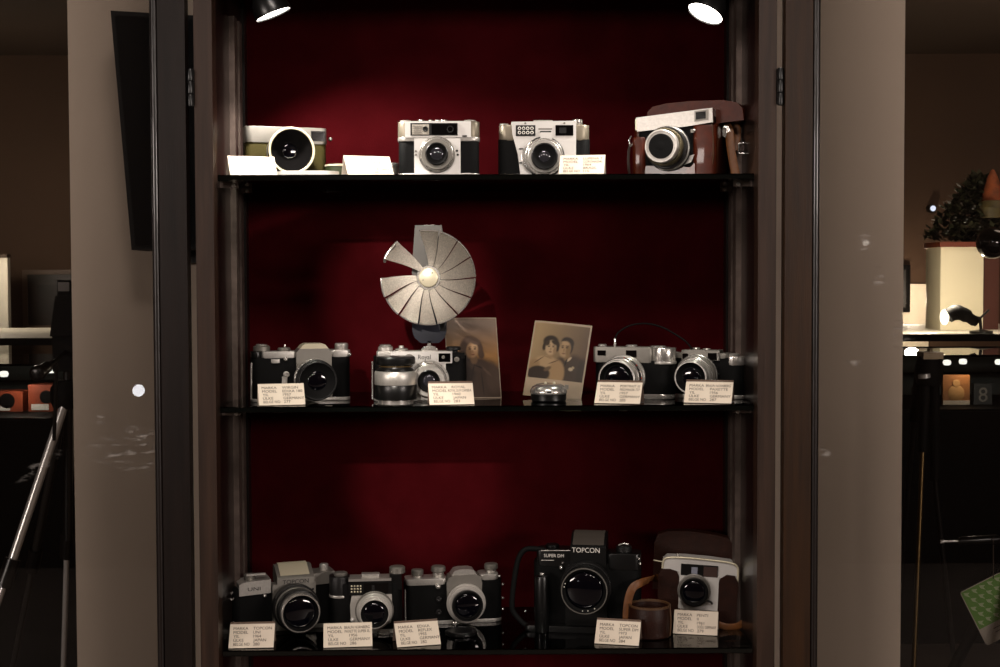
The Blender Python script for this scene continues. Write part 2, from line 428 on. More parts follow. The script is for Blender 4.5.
# ------------------------------------------------------------------ cabinet spotlights
def spot_lamp(px, py, Y, n, label, power, size, blend, cone=None):
    p = at(px, py, Y); n = Vector(n).normalized()
    top = 1.94
    root = empty('spotlight', (p.x, p.y, top), label, 'spotlight', 'cabinet spotlights')
    q = n.to_track_quat('-Z', 'Y'); Mx = Matrix.Translation(p - Vector((p.x, p.y, top))) @ q.to_matrix().to_4x4()
    def part(name, prof, m, par):
        bm = bmesh.new(); add_lathe(bm, prof, (0, 0, 0), 'z', 36); bm.transform(Mx); return finish(name, bm, m, par)
    sh = part('lamp_shade', [(.0266, -.002), (.0275, -.001), (.0275, .004), (.024, .02), (.015, .036), (.013, .05), (0, .051), (0, .049), (.012, .048), (.0135, .036), (.0225, .02), (.0262, .004)], BLACK, root)
    part('lamp_face', [(.0262, .0005), (0, .0015)], emis('lamp_glow', '#fff6ea', 14), sh)
    e = Mx @ Vector((0, 0, .05))
    bm = bmesh.new(); add_tube(bm, smooth_pts([e, e+Vector((0, .004, .014)), Vector((0, 0, 0))]), .0035, 8)
    finish('lamp_arm', bm, CHROME, root)
    bm = bmesh.new(); add_lathe(bm, [(0, -.008), (.016, -.008), (.018, -.004), (.018, 0), (0, 0)], (0, 0, 0), 'z', 24); finish('ceiling_rose', bm, BLACK, root)
    ld = bpy.data.lights.new('spot_beam', 'SPOT'); ld.energy = power; ld.spot_size = R(size); ld.spot_blend = blend; ld.shadow_soft_size = .012
    ld.color = (1, .93, .84)
    lo = bpy.data.objects.new('spot_beam', ld); C.objects.link(lo)
    lo.location = p + n*.004; lo.rotation_euler = (cone and Vector(cone).normalized() or n).to_track_quat('-Z', 'Y').to_euler()
spot_lamp(273, 13.5, .03, (.38, .07, -.92), 'black cabinet spotlight at upper left, its thin lit face tilted right', 11.5, 114, .6, (.33, .3, -.9))
spot_lamp(705.5, 13, .03, (-.43, -.22, -.87), 'black cabinet spotlight at upper right, its round lit face turned forward', 6.5, 100, .7)

# ------------------------------------------------------------------ description cards
CARDG = {1: 'tent cards on the top shelf', 2: 'tent cards on the middle shelf', 3: 'tent cards on the bottom shelf'}
def card(row, bl, br, yaw, rows, label, band=False, ink=None, roll=0, Y=.022):
    z = (Z1, Z2, Z3)[row-1]
    cx = (bl+br)/2; loc = onz(cx, z, Y); S = (Y+2)/F
    w = (br-bl)/math.cos(R(yaw)); L = R(40); h = 26.5
    root = empty('description_card', loc + Vector((0, abs(math.sin(R(yaw)))*w*S*.5, 0)), label, 'card', CARDG[row]); root.rotation_euler = (0, 0, R(yaw))
    def fn(e):
        def g(u, v): return ((u)*S, (v*math.sin(L) - e*math.cos(L))*S, (v*math.cos(L) + e*math.sin(L))*S)
        return g
    bm = bmesh.new()
    g0, g1 = fn(0), fn(.35)
    sl = roll*w
    q = [(-w/2, .3), (w/2, .3), (w/2, h), (-w/2, h)]
    A = [bm.verts.new(g0(*p)) for p in q]; B = [bm.verts.new(g1(*p)) for p in q]
    bm.faces.new(A); bm.faces.new(B[::-1])
    for i in range(4): bm.faces.new((A[i], A[(i+1) % 4], B[(i+1) % 4], B[i]))
    gt = fn(.55)
    for k, (a, b) in enumerate(rows):
        v = h - 6.4 - k*4.35
        ix = k*.25
        if a: add_text(bm, a, lambda u, t: gt(u - w*.42 + ix, v+t), 4.5, 'L', w*.36 if len(a) > 6 else None, mi=1)
        if b:
            if len(a) + len(b) > 18:
                add_text(bm, b, lambda u, t: gt(u - w*.07 + ix, v+t), 4.5, 'L', w*.52, mi=1)
            else:
                add_text(bm, b, lambda u, t: gt(u + w*.02 + ix, v+t), 4.5, 'L', w*.43 if len(b) > 7 else None, mi=1)
    finish('card_face', bm, [PAPER, ink or INK], root, smooth=False)
    # the back leaf of the tent
    bm = bmesh.new(); ex = 3.0 if band else .6
    top = g0(0, h+ex)
    yb = h*math.sin(L) + 9
    for xx, flip in ((0, 0),):
        pts = [(h*math.sin(L)+.1, (h+ex)*math.cos(L)), (yb, .3), (yb+.5, .3), (h*math.sin(L)+.7, (h+ex)*math.cos(L))]
        add_prism(bm, [(p[0]*S, p[1]*S) for p in pts], -w/2*S, w/2*S, 'x')
    finish('back_leaf', bm, HOLD if band else PAPER, root, smooth=False)
    if band:
        bm = bmesh.new(); f = [fn(-.15)(-w/2, h), fn(-.15)(w/2, h), fn(-.15)(w/2, h+2.2), fn(-.15)(-w/2, h+2.2)]
        f2 = [fn(-.7)(-w/2, h), fn(-.7)(w/2, h), fn(-.7)(w/2, h+2.2), fn(-.7)(-w/2, h+2.2)]
        a = [bm.verts.new(p) for p in f]; b = [bm.verts.new(p) for p in f2]
        bm.faces.new(a); bm.faces.new(b[::-1])
        for i in range(4): bm.faces.new((a[i], a[(i+1) % 4], b[(i+1) % 4], b[i]))
        finish('folded_lip', bm, HOLD, root, smooth=False)
def rows(b, m, y, u, n): return [('MARKA', b), ('MODEL', m), ('YIL', y), ('ÜLKE', u), ('BELGE NO', n)]
FAINT = mat('glare_ink', '#8d8071', 0.8)  # lighter copy of the ink, the lamp's washing-out put into its colour
card(1, 230.4, 275, 19, rows('WERRA', 'MAT', '1961', 'D. GERMANY', '281'), 'white tent card in front of the olive camera', ink=FAINT)
card(1, 348, 393, 20, rows('BRAUN', 'SUPER', '1960', 'GERMANY', '288'), 'bright white tent card just left of the square-fronted silver camera', ink=FAINT)
card(1, 559, 604, -9, rows('LUPENA T', 'CORONADAL', '1964', 'BRASIL', '115'), 'cream tent card overlapping the silver camera with the light meter grid')
card(2, 259, 304, 13, rows('WIRGIN', 'EDIXA 180', '1957', 'GERMANY', '277'), 'tent card in front of the leftmost camera of the middle shelf')
card(2, 429.5, 474.5, 7, rows('ROYAL', 'ROYAL 35-M CAMERA', '1960', 'JAPAN', '283'), 'cream tent card below the fan flash and the girl photograph', True)
card(2, 595.2, 640, -16, rows('PORTRAIT III', 'PROMINOR 777', '1957', 'GERMANY', '285'), 'cream tent card in front of the rangefinder beside the couple photograph', True)
card(2, 685.6, 731.5, -17, rows('BRAUN NÜRNBERG', 'PAXETTE', '1956', 'GERMANY', '287'), 'tent card farthest right on the middle shelf', True)
card(3, 228.3, 273.3, 3, rows('TOPCON', 'UNI', '1964', 'JAPAN', '280'), 'tent card farthest left on the bottom shelf', True)
card(3, 323.3, 372.2, 6, rows('BRAUN NÜRNBERG', 'PAXETTE SUPER IIL', '1956', 'GERMANY', '286'), 'widest tent card, in front of the small camera with silver shutter plate', False)
card(3, 397, 440.8, 14, rows('EDIXA', 'REFLEX', '1955', 'GERMANY', '282'), 'tent card slanting right in front of the silver prism camera', True)
card(3, 595, 639, -14, rows('TOPCON', 'SUPER DM', '1973', 'JAPAN', '284'), 'tent card between the large black camera and the round leather pouch', True)
card(3, 674, 717.5, -13, rows('PENTI', 'II', '1961', 'DOĞU GERMANY', '279'), 'tent card in front of the brown-cased camera on the bottom shelf', Y=.078)

# ------------------------------------------------------------------ top shelf
G1 = 'vintage cameras on the top shelf'
HOODM = mat('hood_flocking', '#0a0909', .95, spec=0.02)
# olive camera with lens hood
t = Thing('compact_camera', 'olive green camera with clean silver top and wide lens hood', 'camera', 286, .125, Z1, 20, G1)
b = t.by
t.slab('body', 249.5, 325.5, 143, b-2, 0, 24, OLIVE, 7)
t.slab('base_plate', 249.5, 325.5, b-2, b, 0, 24, SILVER, 7, .4)
tp = t.slab('top_plate', 249, 326, 127.5, 143.5, -.8, 24.5, GREYS, 6)
vf = t.box('viewfinder_window', 310.5, 322.5, 131.3, 140, -1.6, 2, WINDOW, .4, tp); t.box('window_frame', 309.8, 323.2, 130.6, 140.6, -1.2, 1, BLACK, .3, tp)
t.box('meter_window', 278, 286, 132, 135.6, -1.4, 1, CREAM, .3, tp); t.box('rangefinder_window', 282, 285.6, 132.6, 135.2, -1.8, 1, WINDOW, .2, tp)
for xx in (248, 327.5): t.ball('strap_lug', xx, 137, 10, 2.2, CHROME)
L_ = t.lens(287.5, 152.5, 0, [(21, 4, SILVER), (20, 5, RING), (22, 12.5, OLIVE)], 7.5, 10, LGLASS, HOODM)
t.laty('hood_rim', 287.5, 152.5, [(20.6, 21.3), (21.2, 21.9), (22.8, 21.9), (23.2, 21.2), (22.4, 20.4)], CREAM, L_)
t.laty('lens_cell', 287.5, 152.5, [(12.5, 9), (12.5, 12.5), (11.2, 12.6), (9, 11.5), (7.5, 11.2)], RING, L_)
# white lens lid lying in front
t2 = Thing('plastic_disc', 'flat white plastic lid lying in front of the olive camera', 'lid', 307, .072, Z1)
bm = bmesh.new(); S = t2.S
add_prism(bm, rr_poly(-32*S, 32*S, -11*S, 11*S, 10.5*S, 8), 0, 5.6*S, 'z'); bev(bm, 2.7*S, 4); finish('lid', bm, WHITEP, t2.root)
bm = bmesh.new(); add_prism(bm, rr_poly(-24*S, 24*S, -8*S, 8*S, 7.5*S, 8), 5.5*S, 6.2*S, 'z'); finish('raised_rim', bm, WHITEP, t2.root)
t2 = Thing('green_disc', 'greenish lens cap lying behind the bright white card', 'lens cap', 338, .135, Z1)
b = t2.by; t2.latz('cap', 338, 12, [(0, b), (13, b), (14, b-1), (14, 165), (12.5, 163.6), (0, 163.3)], GREENP); t2.latz('cap_rim', 338, 12, [(14, 166.4), (14.6, 166), (14.6, 164.6), (14, 164.2)], CREAM)
t2 = Thing('lens_tube', 'small silver-topped tube between white card and square-fronted silver camera', 'lens tube', 391, .13, Z1)
b = t2.by; t2.latz('tube', 391, 8, [(0, b), (7.5, b), (7.5, 166), (0, 166)], GREYS); t2.latz('tube_rim', 391, 8, [(0, 166), (8.3, 166), (8.3, 163.3), (7.6, 162.6), (0, 162.6)], CHROME)

ENDM = mat('shaded_end_metal', '#8d8474', .38, .55)  # silver of the camera ends with their shading put into the colour
# silver camera, square front plate
t = Thing('compact_camera', 'silver camera with square front plate and dark lens, second from left', 'camera', 438.5, .075, Z1, 0, G1)
b = t.by
t.slab('body', 398.5, 479, 140, b-2.5, 0, 25, LEATHER, 9)
t.slab('base_plate', 398.2, 479.3, b-4, b, -.8, 25, SILVER, 9, .8)
tp = t.slab('top_plate', 398, 479.5, 121.5, 141.5, -.5, 25, ENDM, 9, 1.6)
t.slab('trim_band', 397.8, 479.8, 137.2, 141.5, -1, 25.2, SILVER, 9, .6, tp)
fp = t.box('top_front', 405.5, 471, 122, 138, -2.2, 3, BRIGHT, .8, tp)
t.box('meter_frame', 411, 457.8, 123.8, 136, -2.9, 0, BLACK, .3, fp)
t.box('meter_window', 412.5, 429.5, 125, 135.2, -3.4, 0, CELL, .3, fp)
for k in range(4): t.box('meter_bar', 414, 422, 127+k*2, 127.8+k*2, -3.7, 0, GREYS, .1, fp)
t.laty('meter_eye', 425.8, 129.8, [(2.7, 2.5), (2.7, 4), (2.2, 4.2), (0, 3.6)], BLACK, fp)
w_ = t.box('viewfinder_window', 432, 457, 124.8, 135.2, -3.5, 0, WINDOW, .3, fp)
t.laty('eyepiece', 450.5, 130, [(3.4, 3), (3.4, 3.9), (2.6, 3.9), (2.2, 3.2), (0, 3.1)], BLACK, w_)
t.box('slot', 462.5, 467, 136, 137.4, -2.8, 0, BLACK, .1, fp)
f2 = t.box('front_plate', 414.6, 460.6, 139, b-2.5, -3, 2, BRIGHT, .9)
for (xx, yy) in ((416.2, 151.5), (416.2, 155), (457, 151.3), (457.8, 155.3)): t.laty('screw', xx, yy, [(1.1, 2.9), (1.1, 3.8), (0, 4)], BLACK if xx > 440 else GREYS, f2)
L_ = t.lens(437.2, 155, 2.5, [(18, 2.6, GREYS), (16.5, 1.8, CHROME), (15.5, 2.2, GREYS), (11.2, 4, BLACK)], 6.5, 2.2, LGREY)
for a in (20, 75, 130, 200, 250, 310):
    t.ball('index_mark', 437.2+16.6*math.cos(R(a)), 155-16.6*math.sin(R(a)), -5.6, .8, BLACK, L_)
for xx, r in ((421, 3), (430.5, 2.6), (437.5, 3), (444, 3.6)): t.knob('dial', xx, 12, r, 119, 121.7, CHROME)
t.knob('winder', 470, 12, 6.5, 119.6, 122, SILVER); t.knob('rewind_knob', 405.5, 12, 6, 119.8, 122, SILVER)

# silver camera with light-meter grid
t = Thing('compact_camera', 'silver camera with trapezoid front and white light meter grid', 'camera', 544, .085, Z1, 0, G1)
b = t.by
t.slab('body', 498.5, 590.5, 139, b-1.5, 1, 26, LEATHER, 9); t.slab('base_plate', 498.5, 590.5, b-2, b, .5, 26, SILVER, 9, .4)
for (a_, c_) in ((499.5, 520), (570, 589.5)): t.slab('end_cap', a_, c_, 125, 140.5, .5, 26, ENDM, 8, 1.6)
fp = t.prism('front_plate', [(511.5, 122.5), (576, 121.6), (576, 128), (575.5, b-1.5), (520.5, b-1.5), (518, 155), (512.5, 134)], -3.2, 20, BRIGHT, .9)
m_ = t.box('meter_window', 516, 535.4, 126, 136.6, -4, 0, BLACK, .4, fp)
for i in range(4):
    for j in range(2):
        t.laty('meter_cell', 519.6+i*4.1, 129.2+j*4.2, [(1.05, 3.9), (1.75, 4.6), (1.75, 4.6), (1.05, 4.9)], WHITEP, m_, 8)
w_ = t.box('viewfinder_window', 555.4, 573, 126, 136.4, -4, 0, WINDOW, .4, fp); t.box('inner_frame', 559, 566, 128.5, 134, -4.3, 0, BLACK, .2, w_)
for xx in (525.4, 564.2): t.laty('top_screw', xx, 124, [(1, 3), (1, 3.8), (0, 4)], GREYS, fp)
t.box('name_bar', 538.5, 552, 129, 130.4, -3.5, 0, GREYS, .1, fp)
t.box('slider_slot', 519.6, 523.2, 149.6, 163.6, -3.7, 0, BRIGHT, .3, fp); t.box('slider_end', 519.2, 523.6, 148.8, 150, -4, 0, BLACK, .1, fp); t.box('slider_end', 519.2, 523.6, 162.6, 163.8, -4, 0, BLACK, .1, fp)
L_ = t.lens(544, 157.6, 2.5, [(20.5, 2, BLACK), (19.2, 4, CHROME), (16.5, 2.5, SILVER), (13.2, 5, RING)], 5.6, 3, LGREY)
t.laty('silver_lobe', 537.5, 157.8, [(0, 3.2), (16.3, 3.2), (16.3, 6.8), (15.5, 7.2), (0, 7.2)], CHROME, L_)
t.box('bracket_plate', 540.2, 551.8, 133.6, 142, -8.5, -2, BRIGHT, .5, L_); t.box('bracket_slot', 540, 551, 132, 133.6, -6, -2, BLACK, .2, L_)
t.knob('shutter_dial', 578, 12, 5.4, 118.8, 124.8, CHROME, None, 16); t.knob('winder', 504.5, 12, 4.5, 122.8, 125.4, SILVER)
t.box('accessory_shoe', 534, 553, 120, 122.4, 6, 16, SILVER, .4)

# camera in brown leather case
t = Thing('cased_camera', 'camera in a glossy brown leather ever-ready case with strap', 'camera', 676, .115, Z1, -22, G1)
b = t.by
t.slab('leather_case', 634, 713, 124, b, 2, 58, BROWN, 8, 2)
t.prism('case_lid', [(648, 132), (650, 110), (655, 104.5), (668, 102), (690, 100.8), (722, 101.4), (735, 104.6), (740, 111), (741, 122), (718, 124), (716, 132)], 12, 52, BROWN, 3)
cb = t.slab('camera_body', 640, 711, 118, b-5, -1, 22, LEATHER, 4)
tp = t.prism('top_plate', [(638.5, 116.6), (710.5, 110.4), (711, 124.5), (686, 127.6), (639.5, 130.5)], -3, 20, SILVER, .8)
t.prism('window_frame', [(694, 112.9), (707, 111.8), (707, 122), (694, 123.2)], -3.8, 0, GREYS, .3, tp); t.prism('viewfinder_window', [(695.4, 114.4), (704.6, 113.6), (704.6, 120.6), (695.4, 121.5)], -4.4, 0, WINDOW, .2, tp)
t.box('end_tab', 636.4, 639, 117.5, 128.5, 2, 8, CREAM, .4, tp)
pc = t.slab('front_pocket', 692, 714.5, 127, b, -4, 30, BROWN, 5, 1.6)
t.slab('front_pocket', 634, 648, 136, b, -3, 26, BROWN, 5, 1.6)
t.prism('lower_front', [(648, 165), (690, 168), (698, 160), (698, b), (646, b)], -3.4, 4, BROWN, .8)
t.prism('shutter_plate', [(660, 160), (688, 157), (694, 155.5), (691, 163), (683, 166), (660, 166)], -3.8, 0, SILVER, .5)
t.tube('piped_edge', [(709, 126, -4.2), (710, 140, -4.4), (710.3, 155, -4.4), (709.6, 166, -4.2)], .5, TANRIM, pc)
L_ = t.lens(670, 149, 1, [(22.5, 5, BLACK), (22, 3, SILVER), (21, 8, RING), (18.8, 8, mat('brass_scale_ring', '#4e4632', .45, .6, .8, 1500, .6, 900)), (16.4, 10, SILVER)], 11, 1.2, BLACKM, SILVER)
t.laty('lens_cap', 670, 149, [(12.4, 32), (12.2, 34.8), (11.6, 35.4), (0, 35.4)], BLACKM, L_)
t.ball('shutter_knob', 694, 132, -4, 1.8, CHROME); t.box('screw_plate', 690.5, 697, 130.5, 134, -3.4, 0, GREYS, .4)
t.prism('strap_lug', [(724.5, 126), (728.5, 127), (730, 131), (727, 133), (726.6, 138), (723, 136.5), (722.5, 129)], 20, 22, CHROME, .4)
t.tube('carry_strap', [(727, 124, 24), (729.5, 133, 21), (730, 145, 19), (732, 160, 18), (735.5, b, 18)], 4.3, TAN, None, 6, 'face')
t.tube('carry_strap', [(734, 124, 30), (738, 128, 31), (737.5, 140, 30), (735, 150, 28)], 4.0, TAN, None, 6, 'face')
bk = t.tube('buckle', [(739, 143.5, 26), (750.5, 143, 24), (751, 154, 24), (739, 153.5, 26), (739, 143.5, 26)], .9, CHROME, None, 1)
t.box('buckle_strap', 733, 748, 145.5, 151.5, 25, 27, DBROWN, .4, bk)
t.tube('strap_ring', [(634, 134, 8), (632, 138, 6), (633, 144, 6), (635.5, 141, 8)], .8, CHROME)
t.tube('hanging_strap', [(632.5, 142, 6), (631, 155, 6), (632, b-1, 6)], 1.6, DBROWN, None, 4, (1, 0, 0))

# ------------------------------------------------------------------ middle shelf
G2 = 'vintage cameras on the middle shelf'
t = Thing('reflex_camera', 'black and silver reflex camera at the left end of the middle shelf', 'camera', 302, .10, Z2, 15, G2)
b = t.by
t.slab('body', 254.5, 350, 357, b-3, 0, 25, LEATHER, 8); t.slab('base_plate', 254.3, 350.2, b-3.2, b, -.3, 25, SILVER, 8, .5)
t.slab('top_plate', 264, 297, 351, 357.6, -.4, 22, SILVER, 3); t.slab('top_plate', 329, 350, 350.4, 357.4, -.4, 22, SILVER, 5)
pf = t.prism('front_plate', [(296.5, 352.5), (299.5, 348.6), (328, 348.6), (331, 352.5), (330.5, 360), (331, b-4), (297, b-4), (296.5, 362)], -4.2, 20, GREYS, .9)
t.prism('prism_cover', [(299.5, 349.6), (303, 345), (306, 343.6), (322, 343.6), (325, 345), (328.5, 349.6)], -2, 20, CREAM, 1.4, pf)
t.laty('mount_ring', 313.5, 379, [(20.5, 4), (20.5, 7), (19.8, 7.6), (0, 7.6)], CHROME, pf)
L_ = t.lens(314, 379.5, 7, [(19.5, 5, SILVER), (20.4, 6, RING), (19.4, 8, RING)], 9.5, 5)
for k in range(9): t.ball('scale_mark', 314+19.3*math.cos(R(60+k*14)), 379.5-19.3*math.sin(R(60+k*14)), -9.5, .9, WHITEINK, L_)
t.knob('wind_knob', 262, 11, 8.5, 345.6, 351, GREYS, None, 18); t.knob('wind_knob', 262, 11, 6, 343.8, 345.7, CHROME); t.slab('left_shoulder', 254.6, 264.5, 351, 357.6, .5, 22, BLACK, 6)
t.knob('speed_dial', 283.5, 11, 6.5, 347.6, 351.2, GREYS); t.knob('shutter_pin', 284.3, 11, 1, 344.4, 348, CHROME)
t.knob('rewind_knob', 339.6, 11, 6.8, 344, 350.6, SILVER, None, 20)
t.ball('flash_socket', 348.5, 355, -1, 2, CHROME); t.ball('front_button', 286.5, 358.5, -1.5, 2.4, CHROME); t.slab('front_latch', 272.5, 281, 358.6, 362.4, -2.5, 1, SILVER, 1.2, .5)
lv = t.prism('self_timer', [(283, 376), (288, 375), (287.4, 387), (282.5, 386.5)], -2.6, 0, SILVER, .5); t.laty('timer_screw', 287, 373.8, [(3, 0), (3, 3), (1.6, 3.4), (1.4, 2.6), (0, 2.6)], SILVER, lv)
t.tube('side_strip', [(253.6, 362, 2), (253.3, 380, 2), (253.2, 398, 2)], 1.1, CHROME)

# royal rangefinder
t = Thing('rangefinder_camera', 'silver rangefinder camera standing under the fan-shaped flash', 'camera', 421, .085, Z2, 0, G2)
b = t.by
t.slab('body', 373, 466.5, 356, b-2, 0, 24, LEATHER, 9); t.slab('base_plate', 372.8, 466.8, b-3, b, -.4, 24, CHROME, 9, .6)
tp = t.slab('top_plate', 376.5, 452.5, 351, 357.4, -.4, 22, SILVER, 3)
fp = t.prism('front_plate', [(391, 351.3), (452.6, 351.3), (452.6, 362.6), (446, 363.4), (446.4, b-2), (414, b-2), (414, 372), (408, 366), (402, 362.6), (391, 362.6)], -3.2, 12, BRIGHT, .7)
t.box('rangefinder_window', 395.6, 401.4, 356, 360.4, -3.9, 0, WINDOW, .3, fp)
t.box('window_frame', 437.5, 452.2, 351.6, 363, -4, 0, BRIGHT, .4, fp); t.box('viewfinder_window', 439, 450.8, 353, 361.6, -4.5, 0, WINDOW, .3, fp); t.laty('viewfinder_eye', 443.7, 356.8, [(1.7, 4.4), (1.7, 4.9), (.9, 5), (0, 4.8)], GREYS, fp)
dl = t.laty('focus_dial', 409.6, 359.4, [(5.8, 3), (5.8, 5), (5, 5.6), (0, 5.2)], GREYS, fp, 20); t.laty('dial_centre', 409.6, 359.4, [(2, 5), (1.8, 6.2), (0, 6.4)], CHROME, dl)
t.text('name_lettering', 'Royal', 424.8, 356.6, 12.5, 4.6, -3.5, INKB, fp)
t.box('right_shoulder', 452, 465, 352.6, 358.6, 1, 22, BLACK, 1.5); t.laty('socket', 457, 359.4, [(2.6, -1), (2.6, 1), (1.8, 1.4), (1.5, .6), (0, .6)], GREYS)
t.knob('rewind_knob', 453.5, 11, 7.6, 346.8, 350.6, RING, None, 20); t.knob('rewind_post', 454, 11, 4, 350.4, 353, BLACK)
t.knob('wind_knob', 385, 11, 7.6, 346.6, 351.2, SILVER, None, 20); t.knob('wind_cap', 385, 11, 6.2, 344.6, 346.8, CHROME)
t.knob('speed_dial', 401, 11, 6.6, 348.4, 351.2, CHROME, None, 18); t.knob('shutter_button', 401, 11, 2.5, 345.8, 348.6, SILVER)
t.slab('accessory_shoe', 421.5, 437.5, 348.4, 351.2, 6, 16, CHROME, .6, .3)
L_ = t.lens(429.5, 380, 2.6, [(20, 1.8, SILVER), (17.8, 3, CHROME), (16.3, 3, SILVER), (11, 4, BLACK)], 6, 3, LGREY)
for k in range(7): t.ball('index_mark', 429.5+18.8*math.cos(R(k*25)), 380-18.8*math.sin(R(k*25)), -4.5, .5, BLACK, L_)
t.tube('side_strip', [(372.6, 361, 2), (372.4, 380, 2), (372.4, 399, 2)], .9, CHROME)

# fan flash
Zf = onz(429, Z2, .085)
t = Thing('flashgun', 'fan-shaped flash with folding silver reflector mounted on the rangefinder camera', 'flashgun', 429.5, .10, Z2 + (t.by-348.5)*t.S)
t.prism('foot', [(425, 348.2), (434, 348.2), (434, 346.6), (431, 345.6), (431, 341), (427.6, 341), (427.6, 345.6), (425, 346.6)], -1, 6, CHROME, .3)
t.slab('foot_plate', 423.4, 435.4, 346.4, t.by, -2, 8, CHROME, .5, .3)
t.prism('lower_housing', [(411, 306), (447, 306), (446.4, 332), (444.5, 338), (439, 343), (421, 343), (415, 338), (412.6, 332)], -1, 17, BLUEP, 1.6)
hs = t.prism('upper_housing', [(415.6, 225.4), (442.4, 225.4), (444.4, 262), (446.8, 306), (411, 306), (412.8, 262)], 0, 16, GREYP, 1.4)
t.box('latch', 424, 435, 225, 226.4, 3, 10, CHROME, .3, hs)
t.slab('switch', 440, 446, 322, 331, -1.8, 2, BLACK, 1, .5)
hx, hy = 429.2, 277.6
bnd = [101, 76.5, 51, 26, 0, -25, -51, -79, -101.5, -128, -154.5, -180]
def blade(a0, a1, rin=7.5, rout=46.5, tw=4.0, base=-5):
    bm = bmesh.new(); nr, na = 8, 6; G = []
    for i in range(nr+1):
        f = i/nr; r = rin + (rout-rin)*f; row = []
        for k in range(na+1):
            g = k/na
            sweep = 12*(1-f)**1.5
            a = R(a1 + (a0-a1)*g - sweep)
            dish = base - 1.5 - 13*f*f - tw*f*(g-.5)*2          # shallow dish, each blade laps over the next
            row.append(bm.verts.new((t.x(hx + r*math.cos(a)), dish*t.S, t.z(hy - r*math.sin(a)))))
        G.append(row)
    for i in range(nr):
        for k in range(na): bm.faces.new((G[i][k], G[i][k+1], G[i+1][k+1], G[i+1][k]))
    rim = [G[nr][k].co.copy() for k in range(na+1)]
    bmesh.ops.solidify(bm, geom=bm.faces[:], thickness=.35*t.S)
    o = t.fin('reflector_blade', bm, REFL)
    bm = bmesh.new(); add_tube(bm, rim, .75*t.S, 6); finish('blade_rim', bm, CHROME, o)
    return o
for i in range(11): blade(bnd[i]-1.3, bnd[i+1]+.5)
o = blade(156.5, 130, tw=3, base=-7.5)
t.tube('blade_hook', [(386.4, 262, -15), (388.5, 255, -20), (397, 245.4, -21)], 1.5, GREYS, o)
t.laty('hub', hx, hy, [(0, -1), (9.6, 0), (9.8, 8.6), (9.2, 10), (8, 10.6), (0, 10.9)], CREAM)
for xx, yy in ((424, 280), (433, 273)): t.ball('hub_rivet', xx, yy, -10.6, .7, GREYS)
t.laty('hub_seat', hx, hy, [(12.5, 3), (12.5, 6.5), (11.5, 7.5), (9, 7.5)], CHROME)

# lens standing on its own
t = Thing('camera_lens', 'black and silver interchangeable lens standing in front of the rangefinder camera', 'lens', 394.8, .016, Z2)
b = t.by
t.latz('lens_base', 394.8, 19, [(0, b), (17.5, b), (18.2, b-.6), (18.2, 400.4), (0, 400.4)], CHROME, n=40)
lb = t.latz('lens_barrel', 394.8, 19, [(0, 400.6), (20.5, 400.6), (21.2, 399.6), (21.2, 386.2), (20.8, 385.2), (0, 385.2)], BLACK, n=48)
t.latz('focus_ring', 394.8, 19, [(21.4, 385.6), (21.8, 385), (21.8, 373.4), (21.2, 372.2), (19, 371.6), (0, 371.6)], SILVER, lb, 48)
t.latz('rear_mount', 394.8, 19, [(19.5, 371.8), (19.5, 369.6), (17.6, 369), (16.5, 365), (0, 365)], BLACK, lb, 40)
t.latz('rear_rim', 394.8, 19, [(17, 368), (17.4, 367.4), (17.4, 366.6), (16.6, 366)], mat('amber_ring', '#6e5a3a', .3, .7), lb, 40)
t.latz('lens_cap', 394.8, 19, [(0, 365), (19.3, 365), (20, 364), (20, 358.8), (18.6, 357.2), (0, 356.6)], BLACK, None, 40)

# small standing objective in front of the couple
t = Thing('camera_lens', 'short chrome lens with black base lying before the couple photograph', 'lens', 549.5, .06, Z2)
b = t.by
t.latz('lens_base', 549.5, 18, [(0, b), (16.5, b), (18, b-1.2), (18.2, 394.6), (0, 394.6)], BLACK, n=40)
d_ = t.latz('chrome_dome', 549.5, 18, [(18.6, 394.8), (18.9, 393.6), (18.6, 391), (16.6, 387.6), (12.5, 385.2), (8, 384.4), (0, 384.6)], CHROME, n=40)
t.slab('index_window', 545.2, 552.8, 390.4, 393.8, -1.6, 3, BRIGHT, 1, .4, d_); t.box('window_slot', 547, 551.2, 391.2, 393, -2, 2, BLACK, .3, d_)
for xx in (546, 555): t.ball('dome_screw', xx, 384, 14, 1.5, CREAM, d_)
t.prism('side_tab', [(566, 386), (569.6, 386.4), (569.4, 391), (566, 390)], 16, 20, GREYS, .4, d_)

# yawed rangefinders on the right
t = Thing('rangefinder_camera', 'dull silver rangefinder with wide lens ring, right of the couple photograph', 'camera', 630, .118, Z2, -19, G2)
b = t.by
t.slab('body', 594, 671, 360.5, b-4, 0, 25, LEATHER, 12); t.slab('base_plate', 594, 671, b-5, b, -.3, 25, CHROME, 12, .8)
tp = t.slab('top_plate', 594, 651, 347, 362.4, -1, 23, GREYS, 3)
t.slab('end_tower', 648, 671.5, 347.4, 363, -.8, 25, CHROME, 11.5, 1); t.slab('end_band', 647.6, 671.9, 361, 363.6, -1.2, 25.4, SILVER, 11.5, .4)
t.knob('wind_knob', 658.5, 12, 8, 345.6, 347.6, CHROME, None, 18)
t.box('rangefinder_window', 598.6, 606.6, 350.4, 355.6, -1.7, 1, WINDOW, .3, tp); t.box('viewfinder_window', 626.4, 636.6, 350, 357, -1.7, 1, WINDOW, .3, tp)
t.knob('dial', 604, 11, 4.4, 344.6, 347.2, SILVER); t.knob('cable_socket', 616.4, 11, 1.4, 338.6, 347, CHROME); t.knob('dial', 632.6, 11, 6, 345, 347.2, SILVER)
L_ = t.lens(624, 377, 0, [(22.4, 5, SILVER), (21, 5, CHROME), (20, 8, RING), (20.4, 4, CHROME), (18.6, 10, SILVER)], 12.5, 6)
